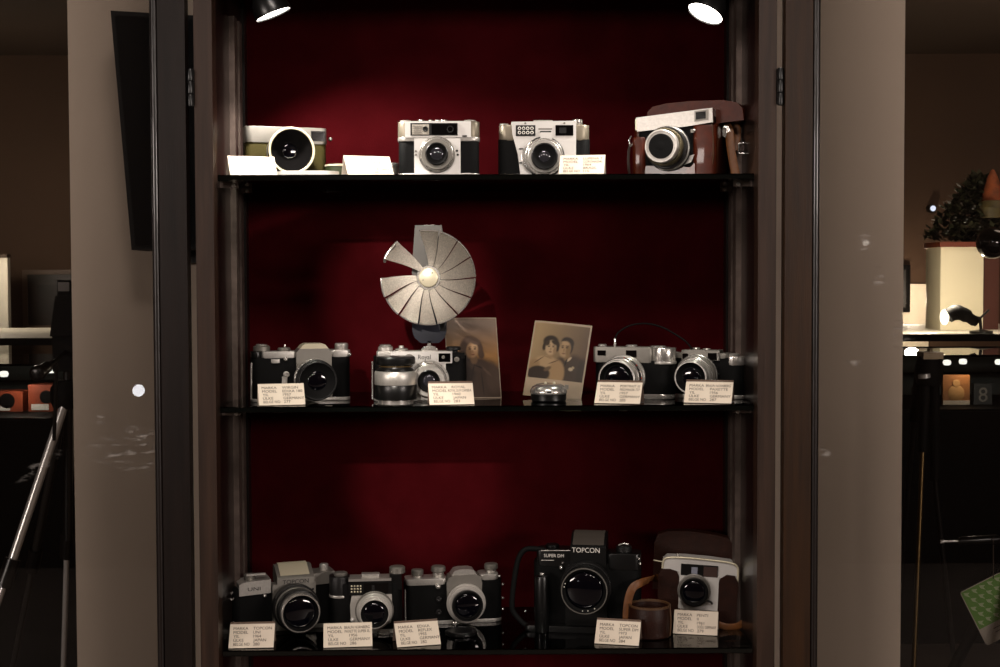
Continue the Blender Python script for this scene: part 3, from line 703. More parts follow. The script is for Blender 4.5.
for k in range(5): t.ball('scale_mark', 624+20*math.cos(R(80-k*20)), 377-20*math.sin(R(80-k*20)), -14, .8, CREAM if k % 2 else mat('red_dot', '#a02818', .5), L_)
t.tube('cable', [(616.4, 340, 11), (620, 333, 14), (632, 326, 20), (648, 324, 26), (664, 327.5, 32), (678, 335, 34), (690, 344, 34), (696, 356, 34), (698, 380, 34), (698, b-1.2, 34)], .9, BLACKM)

t = Thing('rangefinder_camera', 'smaller camera with stepped silver lens at the right end of the middle shelf', 'camera', 705, .118, Z2, -21, G2)
b = t.by
t.slab('body', 674, 741, 357, b-3, 0, 24, LEATHER, 11); t.slab('base_plate', 674, 741, b-4, b, -.3, 24, SILVER, 11, .6)
t.slab('top_plate', 674, 727, 353, 358, -.5, 22, GREYS, 4)
vf = t.box('viewfinder_housing', 683, 719, 350, 360, -2, 18, GREYS, .8); t.box('name_plate', 690.5, 706, 349.6, 360.4, -2.8, 2, GREYS, .4, vf); t.box('rangefinder_window', 684, 689.4, 353.4, 358.8, -2.6, 0, WINDOW, .3, vf); t.box('viewfinder_window', 708, 716.4, 352.6, 359.6, -2.6, 0, WINDOW, .3, vf)
t.tube('window_trim', [(716.8, 352, -2.6), (717.2, 360, -2.6)], .7, CHROME, vf, 1)
t.knob('wind_knob', 676.5, 10, 5, 352.6, 355, SILVER); t.slab('end_tower', 720, 741.5, 356, 365, -.4, 24.4, CHROME, 11, .8); t.knob('advance_lever', 730.6, 12, 9.4, 353.4, 356, SILVER, None, 20)
t.knob('dial', 698, 8, 4, 347.6, 350, CHROME); t.knob('dial', 708, 8, 4, 348.4, 350.2, SILVER)
L_ = t.lens(697.5, 375.5, 0, [(21.5, 5, CHROME), (20.4, 4, GREYS), (19, 5, CHROME), (17.4, 4, SILVER), (15.4, 4, GREYS), (16.4, 9, SILVER)], 9, 5)
for k in range(6): t.ball('scale_mark', 697.5+21*math.cos(R(60-k*18)), 375.5-21*math.sin(R(60-k*18)), -3, .9, BLACK, L_)
t.ball('strap_lug', 741, 396, 6, 1.6, CHROME)

# old photographs
def photo(name, label, cx, Y, w, h, lean, yaw, roll, paint):
    S = (Y+2)/F; nx, nz = 90, 126; bm = bmesh.new(); lay = bm.verts.layers.float_color.new('Col')
    G = []
    for j in range(nz+1):
        row = []
        for i in range(nx+1):
            u, v = i/nx, j/nz
            x_ = (u-.5)*w*S; z_ = v*h*S
            vv = bm.verts.new((x_, -.0004 + .004*(2*u-1)**2*0.4, z_)); c = paint(u, 1-v); vv[lay] = (c[0], c[1], c[2], 1); row.append(vv)
        G.append(row)
    for j in range(nz):
        for i in range(nx): bm.faces.new((G[j][i], G[j][i+1], G[j+1][i+1], G[j+1][i]))
    bmesh.ops.solidify(bm, geom=bm.faces[:], thickness=-.0004)
    o = finish(name, bm, VCOL); loc = onz(cx, Z2, Y); o.location = loc; o.rotation_euler = (-R(lean), R(roll), R(yaw))
    return tag(o, label, 'photograph', 'old photographs on the middle shelf')
def sm(e, s): 
    t = max(0, min(1, (1-e)/s+.5)); return t*t*(3-2*t)
def make_paint(x0, y0, w, h, bg, shapes, border, bcol):
    def f(u, v):
        px, py = x0+u*w, y0+v*h
        c = Vector(bg(u, v))
        for (cx, cy, rx, ry, rot, soft, col) in shapes:
            dx, dy = px-cx, py-cy; ca, sa = math.cos(R(rot)), math.sin(R(rot))
            e = math.hypot((dx*ca+dy*sa)/rx, (-dx*sa+dy*ca)/ry)
            k = sm(e, soft)
            if k > 0: c = c.lerp(Vector(lin(col)[:3]), k)
        l, t_, r, b_ = border
        if u < l or u > 1-r or v < t_ or v > 1-b_: c = Vector(lin(bcol)[:3])
        return c
    return f
def mixc(a, b, t): return Vector(lin(a)[:3]).lerp(Vector(lin(b)[:3]), max(0, min(1, t)))
girl = make_paint(446, 317, 55, 82, lambda u, v: mixc('#9a8577', '#b5854f', (v-.1)*2.6) if v < .48 else mixc('#b5854f', '#3e2a1e', (v-.48)*2.6), [
    (484, 388, 24, 27, 0, .4, '#4d3b30'), (462, 372, 13, 22, 12, .5, '#3a2b23'), (494, 380, 8, 16, -12, .6, '#5a463a'), (480, 366, 11, 7, 15, .6, '#513e33'),
    (470.5, 343.5, 8.6, 7.6, -15, .5, '#6b5244'), (464, 348, 4, 6.5, 12, .6, '#5c4638'), (481.3, 349, 3.4, 8, -6, .55, '#6a5142'), (482.5, 355, 3.2, 4.5, 0, .6, '#634a3a'), (474.5, 341, 7.5, 4, 12, .6, '#7d6455'),
    (474.5, 359.5, 3.8, 5, 0, .6, '#8a6a4c'), (473.4, 350.2, 5.9, 7.6, 4, .4, '#c99f76'), (469.8, 352.5, 2.8, 5.5, 0, .9, '#a67f5a'), (475.4, 347.5, 3.4, 3.6, 0, .9, '#e0bd94'),
    (470.8, 349, 1.3, .8, 0, .9, '#5b412f'), (476.2, 349, 1.3, .8, 0, .9, '#5b412f'), (470.6, 347.2, 1.8, .45, -8, .9, '#7d5f45'), (476.4, 347.2, 1.8, .45, 8, .9, '#7d5f45'),
    (473.7, 351.8, .8, 1.6, 0, .9, '#b58b64'), (473.7, 354.9, 1.9, .6, 0, .9, '#8d5842'), (476, 342.8, 4.5, 1.6, 18, .8, '#8a7060'),
    (481, 368, 7, .8, 22, .9, '#2f221b'), (472, 374, 1, 9, 15, .9, '#362820'), (482, 384, .7, 12, -4, .9, '#3a2b23'), (487, 372, 6, 1.3, 45, .9, '#6b5546')],
    (.018, .012, .018, .012), '#b9a592')
def couple_bg(u, v): return mixc('#bda27a', '#6c5238', u*1.1 + (v-.5)*.3)
couple = make_paint(526, 323, 61, 77, couple_bg, [
    (573, 375, 15, 20, 0, .35, '#4a3828'), (560, 367, 6, 9, 0, .6, '#4f3c2b'), (584, 372, 6, 14, 0, .6, '#40301f'),
    (544, 366, 13, 8, 0, .4, '#c7a981'), (557.5, 374, 8, 13, -8, .35, '#b8976c'), (533, 368, 5.5, 5.5, 0, .6, '#b09068'),
    (538.5, 376.5, 12, 7.6, 0, .25, '#41342a'), (547.5, 371, 4, 2, -30, .7, '#7a6248'),
    (537, 362.8, 6, .5, -38, .8, '#6b543d'), (552.5, 363.8, 5.5, .5, -25, .8, '#6b543d'), (546, 359.5, 5, .4, 15, .9, '#a3855f'),
    (546.5, 343, 8, 6, 0, .35, '#3a2d22'), (541.3, 347.5, 2.6, 5.4, 12, .5, '#403024'), (554, 347.5, 2.6, 5.4, -8, .5, '#3b2d21'),
    (548.3, 356.5, 3.2, 4, 0, .7, '#b0916a'), (547.6, 349.6, 5.7, 7.6, 0, .35, '#d2b68f'), (551, 344.2, 4, 1.8, 25, .6, '#40301f'), (543.6, 345, 2, 3, 20, .7, '#4a3828'),
    (545.3, 348.4, 1.2, .7, 0, .8, '#5b4836'), (550, 348.4, 1.2, .7, 0, .8, '#5b4836'), (545.2, 346.9, 1.6, .4, -6, .9, '#78614a'), (550.2, 346.9, 1.6, .4, 6, .9, '#78614a'),
    (547.7, 351, .7, 1.5, 0, .9, '#b5966f'), (547.6, 353.9, 1.6, .6, 0, .9, '#8d6650'), (552, 352, 1.6, 4, 0, .9, '#b0906a'),
    (564.3, 342.4, 6.8, 5, 14, .35, '#382b20'), (568.6, 348, 2.3, 6.2, 5, .6, '#3b2d21'), (566, 357.5, 3.6, 4, 0, .7, '#94764f'),
    (562.4, 349.8, 5.9, 8.2, 6, .35, '#c0a076'), (566, 351, 2.4, 6.5, 0, .9, '#96784f'), (559.8, 348.2, 1.2, .7, 0, .8, '#4f3d2e'), (564.2, 348, 1.3, .7, 0, .8, '#4f3d2e'), (559.6, 346.6, 1.6, .45, -4, .8, '#5b4836'), (564.4, 346.4, 1.7, .45, 4, .8, '#5b4836'),
    (561.6, 350.8, .8, 1.8, 0, .9, '#a9875e'), (561.8, 354.2, 1.9, .6, 0, .8, '#7d5840'), (562, 343.6, 4, 1.8, 10, .8, '#c9aa80'),
    (568.5, 359.5, 3.2, 1.2, -48, .6, '#d2bd9b'), (565.5, 363, .9, 4, 12, .7, '#2a2018'), (571.5, 369.3, 2.4, 1.8, 0, .6, '#d9c7a6'), (573.8, 367.4, 1.5, 1, 30, .7, '#cdb893')],
    (.03, .025, .03, .245), '#cbb79c')
photo('photo_print', 'sepia portrait photograph of a dark-haired girl in a coat, behind the rangefinder', 475.5, .135, 54, 84, 17, 12, 0, girl)
photo('photo_print', 'sepia photograph of a woman and man posed cheek to cheek, wide lower border', 551.5, .135, 60, 79, 18, -16, 5.2, couple)

# ------------------------------------------------------------------ bottom shelf
G3 = 'vintage cameras on the bottom shelf'
t = Thing('reflex_camera', 'grey-topped reflex camera with long dark lens at left end of bottom shelf', 'camera', 290, .13, Z3, 18, G3)
b = t.by
t.slab('body', 236, 333, 586, b-3, 0, 28, LEATHER, 8); t.slab('base_plate', 236, 333, b-4, b, -.3, 28, GREYS, 8, .6)
t.prism('top_plate', [(242, 581), (245.5, 578.5), (272, 577), (272, 590.5), (242, 592)], -1.4, 24, SILVER, 1); t.prism('top_plate', [(313, 574.4), (333, 573), (335.5, 575), (335.5, 585), (313, 586)], -1, 24, GREYS, .9)
fp = t.box('front_plate', 273, 314.5, 582, b-5, -4.5, 10, GREYS, 1)
pr = t.wedge('prism_housing', [(-5, 583), (-5, 576.5), (-3.4, 575), (13, 566.5), (22, 566.5), (22, 583)], 277.5, 313, GREYS, 1); t.wedge('prism_roof', [(-2.6, 574), (13.6, 565), (21, 565), (21, 574)], 281, 309, CREAM, .8, pr)
t.text('name_lettering', 'TOPCON', 295, 580, 25, 4.2, -5.3, INKB, pr); t.text('name_lettering', 'UNI', 256, 585.3, 12, 3.6, -1.8, INKB)
t.knob('advance_hub', 250, 11, 5.6, 572.5, 578.4, GREYS); t.box('advance_lever', 250, 268, 571.6, 573.4, 5, 9, SILVER, .6); t.knob('rewind_knob', 322, 11, 4.6, 567.2, 574, SILVER)
t.tube('strap_ring', [(235.5, 588, 4), (233.6, 591, 4), (234, 596, 4), (236.5, 594, 4)], .8, CHROME); t.ball('front_button', 266, 593, -1, 2, CHROME); t.ball('front_button', 311.5, 589, -4.8, 1.2, BLACK, fp)
L_ = t.lens(293.5, 604, 4, [(22.5, 6, RING), (23.4, 8, RING), (21.6, 5, GREYS), (21.4, 9, BLACK), (19.4, 10, CHROME)], 15.5, 5)
t.laty('name_ring', 293.5, 604, [(18, 37.4), (15.6, 35)], BLACKM, L_)

t = Thing('rangefinder_camera', 'small camera with silver shutter plate and meter cells, second from left below', 'camera', 367, .105, Z3, 5, G3)
b = t.by
t.slab('body', 330, 403, 583, b-3, 0, 25, LEATHER, 10); t.slab('base_plate', 330, 403, b-4, b, -.3, 25, SILVER, 10, .6)
t.slab('end_tower', 329.5, 350, 576, 597, -.5, 25.4, RING, 10, 1); t.slab('tower_band', 329.2, 350.4, 594.6, 597.2, -.9, 25.8, SILVER, 10, .4); t.knob('wind_knob', 340, 11, 7, 572.6, 576.4, GREYS, None, 18)
th = t.box('top_housing', 349, 392, 578, 594, -1.6, 22, BLACK, .8); t.box('top_trim', 349, 391.6, 577.6, 580, -2.2, 21, SILVER, .5, th)
mw = t.box('meter_cells', 350.4, 362.6, 583, 592, -2.2, 0, RING, .3, th)
for i in range(4):
    for j in range(3): t.ball('meter_cell', 352+i*3, 584.6+j*2.9, -2.2, 1, CREAM, mw)
t.box('viewfinder_window', 364.4, 388.6, 582, 592.4, -2.2, 0, WINDOW, .3, th); t.box('rangefinder_window', 372, 375, 584, 591, -2.6, -1, RING, .3, th)
t.slab('accessory_shoe', 362, 380, 574.6, 577.8, 6, 16, SILVER, 1, .4); t.knob('rewind_knob', 397, 11, 8, 568, 575, GREYS, None, 20); t.box('right_shoulder', 390, 402, 575, 590, 1, 22, BLACK, 1.5)
sp = t.prism('shutter_plate', [(352, 594.5), (392, 593.6), (392.4, 606), (391, 622), (384, 625), (356, 623), (351, 620), (350.4, 604)], -3.4, 2, SHINE, .8)
for xx, yy in ((385.6, 597), (352.6, 618.5)): t.ball('plate_screw', xx, yy, -3.6, 2.2, BRIGHT, sp)
L_ = t.lens(374.6, 609, 3, [(19.4, 3, GREYS), (18, 4, SHINE), (17.2, 6, SHINE), (15.4, 5, SHINE)], 10.5, 3)
t.slab('front_foot', 377, 390, b-2.4, b, -7, 0, CHROME, 1.5, .4)

t = Thing('reflex_camera', 'black reflex with shield-shaped grey prism front and silver lens ring', 'camera', 455, .165, Z3, 8, G3)
b = t.by
t.slab('body', 405, 503, 581, b-3, 0, 25, LEATHER, 8); t.slab('base_plate', 405, 503, b-3.4, b, -.3, 25, SILVER, 8, .6)
t.slab('top_plate', 406, 447, 577.2, 583.4, -.6, 22, SILVER, 4); t.slab('top_plate', 480, 499, 574.4, 580.4, -.6, 22, SILVER, 4)
pf = t.prism('prism_front', [(446.4, 582), (449, 576), (453, 574), (476, 573.6), (480.4, 576), (482, 582), (481.4, 600), (478, 614), (470, 622), (458, 622), (450, 614), (447, 600)], -4.4, 18, GREYS, 1.2)
t.prism('prism_cap', [(451.4, 574.2), (455, 569.6), (460, 568.4), (470, 568.4), (474, 569.6), (476.6, 573.8)], -2, 16, SILVER, 1.2, pf)
L_ = t.lens(465.6, 602, 4, [(19.8, 4, SHINE), (18.4, 5, SHINE), (15.6, 6, BLACK)], 12, 3)
for xx, r, yt in ((417, 6.2, 568.4), (438, 7.4, 565.6), (491.6, 7, 564.8)):
    k_ = t.knob('dial', xx, 11, r, yt+1, yt+6.4, GREYS, None, 18); t.knob('dial_post', xx, 11, r*.8, yt+6.2, 578.5, CHROME, k_)
t.ball('front_button', 438, 584.6, -2, 3, CHROME); t.laty('socket', 438.6, 598, [(2.8, 0), (2.8, 2), (1.4, 2.2), (0, 1)], RING); t.laty('socket', 438.6, 611, [(2.8, 0), (2.8, 2), (1.4, 2.2), (0, 1)], RING)
t.tube('side_strip', [(405.4, 587, -.4), (405.4, 604, -.4), (405.6, 619, -.4)], .8, CHROME)
for xx, yy in ((500, 577.6), (506, 586), (507.5, 600), (505.5, 611.4)): t.ball('strap_lug', min(xx, 503.5), yy, 3, 1.4, CHROME)
t.knob('tripod_foot', 455, -4, 3.2, b-3.4, b, CHROME)
t = Thing('black_disc', 'flat black lens cap lying before the shield-fronted reflex', 'lens cap', 461, .085, Z3)
b = t.by; t.latz('cap', 461, 10, [(0, b), (15.6, b), (16.4, b-.8), (16.4, b-2.6), (15.4, b-3.4), (12, b-3.6), (0, b-3.3)], BLACK, n=40); t.latz('cap_rim', 461, 10, [(13.2, b-3.5), (13.6, b-4), (14.6, b-4), (15, b-3.3)], RING, n=40)

t = Thing('reflex_camera', 'large black reflex camera with boxy prism and side motor grip', 'camera', 586, .12, Z3, -9, G3)
b = t.by
t.slab('body', 533, 640, 562, b-3, 0, 30, LEATHER, 8, 1); t.slab('base_plate', 533, 640, b-4, b, -.5, 30, BLACK, 8, 1)
t.slab('top_plate', 536, 574, 549.6, 566, -.6, 26, BLACK, 5, 1.2); t.slab('top_plate', 605, 640, 551.6, 568, -.6, 26, BLACK, 6, 1.2)
t.tube('plate_trim', [(541, 550.4, -1), (556, 549.8, -1), (571, 549.6, -1)], .5, SILVER, None, 1); t.tube('plate_trim', [(541, 560.2, -1), (554, 559.8, -1)], .4, SILVER, None, 1)
pr = t.wedge('prism_housing', [(-6, 566), (-6, 545), (-4.5, 543.4), (10, 533.6), (26, 533.2), (28, 566)], 571, 606.5, BLACK, 1.4)
t.wedge('prism_roof', [(-4, 542.8), (10.4, 533.1), (25, 532.8), (25, 540)], 573, 604, mat('brown_grey_paint', '#4b453f', .5, .2), .6, pr); t.text('name_lettering', 'TOPCON', 586.4, 547.6, 27.5, 5, -6.4, WHITEINK, pr)  # roof colour lighter and browner than the black housing
t.text('name_lettering', 'SUPER DM', 554, 555, 20, 3.3, -1.1, WHITEINK)
t.box('front_plate', 566, 607, 562, b-5, -5, 8, BLACK, 1.2)
t.knob('rewind_knob', 625, 12, 8, 545.4, 551.6, RING, None, 20); t.tube('rewind_crank', [(619, 544.6, 8), (624, 543.2, 10), (629, 544.2, 12)], .9, CHROME); t.knob('shutter_dial', 553, 12, 7, 545.4, 550, BLACK, None, 20)
t.ball('front_button', 561.5, 567, -2.5, 2, CHROME); t.ball('release_pin', 563, 562, -2, 1, CHROME)
L_ = t.lens(587, 583.5, 5, [(25, 5, BLACK), (25.6, 8, RING), (24, 6, BLACK), (23, 8, RING)], 18.5, 5)
t.laty('filter_rim', 587, 583.5, [(21.9, 31.8), (22.1, 32.3), (22.6, 32.3), (23.1, 31.6)], GREYS, L_); t.laty('name_ring', 587, 583.5, [(21, 30.8), (18.8, 29)], BLACKM, L_)
for a in (-95, -80, -60, 170, 160): t.ball('name_mark', 587+20*math.cos(R(a)), 583.5-20*math.sin(R(a)), -30.6, .6, WHITEINK, L_)
for xx, yy in ((638.4, 556), (639.5, 561)): t.ball('strap_lug', xx, yy, -.5, 1.4, CHROME)
gr = t.latz('motor_grip', 541.5, -12, [(0, b), (6.8, b), (7.4, b-1), (7.4, 577), (6.4, 573.6), (4, 572.6), (0, 572.4)], BLACK); t.knob('grip_button', 541.5, -12, 2.4, 570.4, 573, CHROME, gr)
t.tube('handle_frame', [(545, 551, 6), (532, 549.4, 4), (524, 551, 2), (518, 560, 0), (514, 580, -2), (511.5, 604, -4), (514, 614.5, -4), (526, b-4, -6), (538, b-3.6, -8)], 2.8, BLACKM)
t.slab('motor_base', 526, 600, b-6, b, -14, 6, BLACK, 5, 1); t.ball('base_screw', 526, 611, -7, 1.2, CHROME)

t = Thing('cased_camera', 'tilted cream and silver camera in an open brown leather case, bottom right', 'camera', 696, .14, Z3, -9, G3, (0, 2.5))
t.root.location.z += .0027
b = t.by
t.slab('leather_case', 657, 735, 588, b, 1, 26, DBROWN, 9, 2)
t.prism('case_flap', [(657, 612), (656.5, 578), (659, 571.6), (668, 571), (675, 573), (677.6, 579), (677.4, 598), (679, 610), (684, 616), (672, 617)], -4, 3, DBROWN, 1.4)
t.prism('case_flap', [(735, 622), (735.4, 580), (732, 573.6), (724, 573), (718, 577), (715, 585), (713, 598), (708, 610), (712, 621)], -4, 3, DBROWN, 1.4)
bd = t.prism('camera_body', [(660, 600), (660, 564), (664, 560.4), (682, 559.4), (706, 560), (727, 561.6), (733.6, 565), (734.4, 570), (734, 610), (700, 613), (664, 611)], -1.5, 22, BRIGHT, 1.6)
t.tube('cream_rim', [(660, 571, -2), (660.6, 563.6, -2), (664.5, 560, -2), (682, 558.8, -2), (706, 559.4, -2), (727, 561, -2), (733.4, 564.4, -2), (734.6, 571, -2), (734.2, 584, -2)], 1.1, CREAM, bd)
fp = t.box('face_plate', 677.6, 716.4, 576.4, 610, -4.2, 0, BRIGHT, .8, bd); wb = t.box('window_band', 678.6, 715, 564.8, 576.6, -3, 0, BLACK, .5, bd)
t.box('viewfinder_window', 689, 695, 567.4, 574, -3.5, 0, mat('bluish_window', '#8f92a0', .1), .4, wb); t.box('meter_window', 701, 714.4, 566, 576, -3.5, 0, mat('brown_meter_glass', '#4a3a36', .15), .4, wb)
L_ = t.lens(692.6, 590.4, 3.8, [(16.6, 3, SILVER), (15.8, 3.5, GREYS), (14.2, 5, BLACK)], 11, 2); t.tube('focus_lever', [(702, 599, -7), (708.4, 600.5, -8), (709.4, 602.6, -8)], 1.1, BLACK, L_, 2)
t.ball('strap_lug', 736, 578.6, 4, 1.7, CHROME); t.tube('shutter_lever', [(652, 565, 6), (660, 565.6, 4)], .8, CREAM, None, 1); t.ball('shutter_button', 676, 558.4, 8, 1.6, SILVER)
# the open case back rising behind
t.prism('case_lid', [(655, 600), (655, 552), (658, 543), (668, 539), (690, 537.4), (716, 539.4), (729, 542), (734, 548), (736, 600)], 30, 46, DBROWN, 3)
t.tube('carry_strap', [(660, 585, 12), (652, 582, 2), (645, 580, -20), (636, 579.6, -36), (627, 584, -42), (623, 596, -43), (622, 612, -43), (623, b-1.2, -43)], 4.0, TAN, None, 6, 'face')
t.tube('carry_strap', [(735, 580, 6), (741, 583, 10), (745, 592, 14), (747, 606, 10), (745, 617, 2), (737, 622.6, -6), (726, 624, -10), (716, 622, -10)], 3.4, TAN, None, 6, 'face')
t = Thing('leather_pouch', 'round dark brown leather lens pouch standing beside the brown-cased camera', 'pouch', 652, .055, Z3)
b = t.by
pch = t.latz('pouch', 652, 21, [(0, b), (20.4, b), (21.6, b-1.4), (22.2, 625), (21.4, 611), (20.6, 609.4), (19.6, 610), (19.6, 615), (0, 616)], DBROWN, n=44)
t.latz('pouch_rim', 652, 21, [(19.3, 610), (19.3, 608.4), (20.4, 607.6), (21.6, 608.2), (21.7, 610)], TANRIM, pch, 44)
t.tube('seam', [(671.5, 609, 12), (672.4, 620, 11), (672.2, 632, 11), (671.6, b-2, 11)], .9, TANRIM, pch)

# ------------------------------------------------------------------ loudspeaker on the wall, left
sp = empty('loudspeaker', (-.50, .318, 1.5), 'black tapered loudspeaker on the beige wall behind the left door', 'loudspeaker')
def P(px, py, Y): 
    q = at(px, py, Y); return (q.x+.50, q.z-1.5)
pol = [P(110.5, 10.5, .2), (-.421+.50, P(110, 17, .2)[1]), (-.421+.50, P(131, 249, .2)[1]), P(131.5, 250, .2)]
bm = bmesh.new(); add_prism(bm, pol, .2-.318, .3-.318, 'y'); bev(bm, .004); finish('speaker_box', bm, mat('black_vinyl', '#060608', .7, 0, .3, 300), sp)
gp = [(pol[0][0]+.008, pol[0][1]-.008), (pol[1][0]-.006, pol[1][1]-.008), (pol[2][0]-.006, pol[2][1]+.008), (pol[3][0]+.008, pol[3][1]+.008)]
bm = bmesh.new(); add_prism(bm, gp, .194-.318, .2-.318, 'y'); bev(bm, .002); finish('speaker_grille', bm, mat('black_grille_cloth', '#060609', .9, 0, .8, 1500), sp)
bm = bmesh.new(); add_box(bm, -.02, .05, -.02, .0015, -.02, .05); bev(bm, .002); finish('wall_bracket', bm, BLACK, sp)

# ------------------------------------------------------------------ room beyond, left
WHITEW = mat('white_panel', '#e9e2d2', .6); CASEG = glass_mat('case_glass', (.93, .95, .94), 1.5); TOPG = glass_mat('case_top_glass', (.6, .64, .62), 1.6)
BLACKW = mat('black_wood', '#040303', .7, 0, .1, 30, .3, 8, spec=.1); ORANGE = mat('orange_print', '#8f3c1e', .6, 0, 0, 1, .35, 14)
CASEGLOW = emis('case_glint_glow', '#f4f0e6', 2.2)
def counter(name, label, x0, x1, Y, py_top, py_base, glints=()):
    xa, xb = at(x0, 360, Y).x, at(x1, 360, Y).x
    zt = at(950 if x0 > 500 else 30, py_top, Y).z; zb = at(950 if x0 > 500 else 30, py_base, Y).z; D = .7
    r = empty(name, ((xa+xb)/2, Y+D/2, 0), label, 'display counter', 'display counters behind')
    def pb(nm, bxs, m, par=None, bv=.003):
        bm = bmesh.new()
        for bb in bxs: add_box(bm, bb[0]-(xa+xb)/2, bb[1]-(xa+xb)/2, bb[2]-Y-D/2, bb[3]-Y-D/2, bb[4], bb[5])
        bev(bm, bv); return finish(nm, bm, m, par or r)
    pb('cabinet_base', [(xa, xb, Y+.01, Y+D, .08, zb)], BLACKW); pb('plinth', [(xa+.02, xb-.02, Y+.05, Y+D, 0, .08)], BLACKW)
    pb('case_floor', [(xa+.01, xb-.01, Y+.02, Y+D-.02, zb, zb+.01)], WHITEW if False else BLACKW)
    fr = pb('case_frame', [(xa, xa+.02, Y, Y+.02, zb, zt), (xb-.02, xb, Y, Y+.02, zb, zt), (xa, xa+.02, Y+D-.02, Y+D, zb, zt), (xb-.02, xb, Y+D-.02, Y+D, zb, zt),
                           (xa, xb, Y+D-.025, Y+D, zt-.03, zt+.004), (xa, xb, Y+D-.02, Y+D, zb, zt-.06)], BLACKW)
    for q in glints:  # glowing discs standing in for bright reflected spots in the case glass
        bm = bmesh.new(); c_ = at(q[0], q[1], Y+.25); add_lathe(bm, [(.0, -.012), (.013, -.010), (.017, 0), (.013, .010), (0, .012)], (c_.x-(xa+xb)/2, c_.y-Y-D/2, c_.z), 'z', 16); finish('case_glint', bm, CASEGLOW, fr)
    pb('front_pane', [(xa+.02, xb-.02, Y+.004, Y+.008, zb+.01, zt)], CASEG, fr, 0); pb('top_pane', [(xa, xb, Y+.0, Y+D-.02, zt, zt+.008)], TOPG, fr, 0)
    pb('haze_panel', [(xa+.02, xb-.02, Y+D-.035, Y+D-.021, zb+.012, zt-.035)], mat('grey_case_haze', '#343a38', .6), None, 0)  # grey panel added to stand in for reflected haze inside the case
    pb('middle_shelf', [(xa+.03, xb-.03, Y+.3, Y+D-.03, (zt+zb)/2+.02, (zt+zb)/2+.028)], CASEG, None, 0)
    return zt, zb
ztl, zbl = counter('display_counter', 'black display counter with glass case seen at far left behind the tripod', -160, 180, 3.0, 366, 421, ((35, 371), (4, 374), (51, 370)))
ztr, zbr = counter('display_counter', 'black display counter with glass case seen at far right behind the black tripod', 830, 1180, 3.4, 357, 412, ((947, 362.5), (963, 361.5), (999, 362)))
def bgbox(name, label, cat, px0, px1, py0, py1, Y, dep, m, z0=None, group=None, bv=.003):
    a = at(px0, py0, Y); c = at(px1, py1, Y)
    zb_ = z0 if z0 is not None else c.z
    o = empty(name, ((a.x+c.x)/2, Y+dep/2, zb_), label, cat, group)
    w = (c.x-a.x)/2; h = a.z-zb_
    bm = bmesh.new(); add_box(bm, -w, w, -dep/2, dep/2, 0, h); bev(bm, bv); bx = finish('box', bm, m, o)
    return o, w, h, dep, bx
# boxes in the left case
for (p0, p1, q0, lb) in ((-14, 23, 392, 'orange printed box at the frame edge inside the left counter'), (28, 60, 385, 'taller orange printed box inside the left counter')):
    o, w, h, d, bx = bgbox('film_box', lb, 'box', p0, p1, q0, 421, 3.25, .12, ORANGE, zbl+.0105, 'boxes in the left counter')
    bm = bmesh.new(); add_box(bm, -w*.8, w*.3, -d/2-.002, -d/2, h*.06, h*.28); finish('white_label', bm, WHITEP, bx)
    bm = bmesh.new(); add_lathe(bm, [(w*.42, 0), (w*.42, .002), (0, .002)], (w*.15, -d/2, h*.55), 'y', 24); finish('dark_emblem', bm, BLACKM, bx)
# framed picture on far wall
r = empty('framed_picture', tuple(at(48, 330, 6.97)), 'dark framed picture on the far brown wall, left', 'picture')
a = at(22, 272, 6.97); c = at(86, 332, 6.97); w = (c.x-a.x)/2; h = a.z-c.z
cxr = (a.x+c.x)/2 - r.location.x
bm = bmesh.new()
for bb in ((-w, w, 0, .03), (-w, w, h-.03, h), (-w, -w+.03, .03, h-.03), (w-.03, w, .03, h-.03)): add_box(bm, cxr+bb[0], cxr+bb[1], 0, .028, bb[2], bb[3])
finish('frame', bm, mat('frame_wood', '#5a4636', .5), r)
bm = bmesh.new(); add_box(bm, cxr-w+.03, cxr+w-.03, .015, .02, .03, h-.03); pic = finish('picture', bm, mat('dark_print', '#2a221e', .4, 0, 0, 1, .5, 4), r)
bm = bmesh.new(); add_box(bm, cxr-w*.55, cxr+w*.5, .012, .016, h*.25, h*.75); finish('image', bm, mat('dark_image', '#241d1b', .5, 0, 0, 1, .6, 5), pic)
# white lit panel at the left frame edge
o, w, h, d, bx = bgbox('white_screen', 'white upright panel at the left frame edge behind the counter', 'panel', -60, 10, 258, 420, 6.4, .05, WHITEW, 0)
bm = bmesh.new(); add_box(bm, -w, w, -d/2-.01, d/2+.01, h, h+.02); finish('panel_cap', bm, mat('brown_cap', '#3a2818', .6), bx)

# silver tripod
ALU = mat('aluminium_tube', '#eceae8', .26, .55); 
def P3(px, py, Y): return at(px, py, Y)
tb = P3(67, 394, .95); T0 = Vector((tb.x, tb.y, 0))
r = empty('tripod', T0, 'silver-legged camera tripod standing at left behind the wall edge', 'tripod')
def loc(v): return Vector(v) - T0
def leg(p_top, p_mid, p_foot, rr, mat_, collar=True, name='leg'):
    bm = bmesh.new(); pa, pm, pf = loc(p_top), loc(p_mid), loc(p_foot)
    add_tube(bm, [pa, pm], rr, 14); o = finish(name, bm, mat_, r, 50)
    bm = bmesh.new(); add_tube(bm, [pm, pf], rr*.7, 12); finish('lower_tube', bm, mat_, o, 50)
    bm = bmesh.new(); dv = (pf-pm).normalized(); add_tube(bm, [pm-dv*.03, pm+dv*.03], rr*1.7, 14); finish('collar', bm, BLACK, o, 50)
    bm = bmesh.new(); add_tube(bm, [pf-dv*.05, pf], rr*1.2, 12); finish('rubber_foot', bm, BLACK, o, 50)
    return o
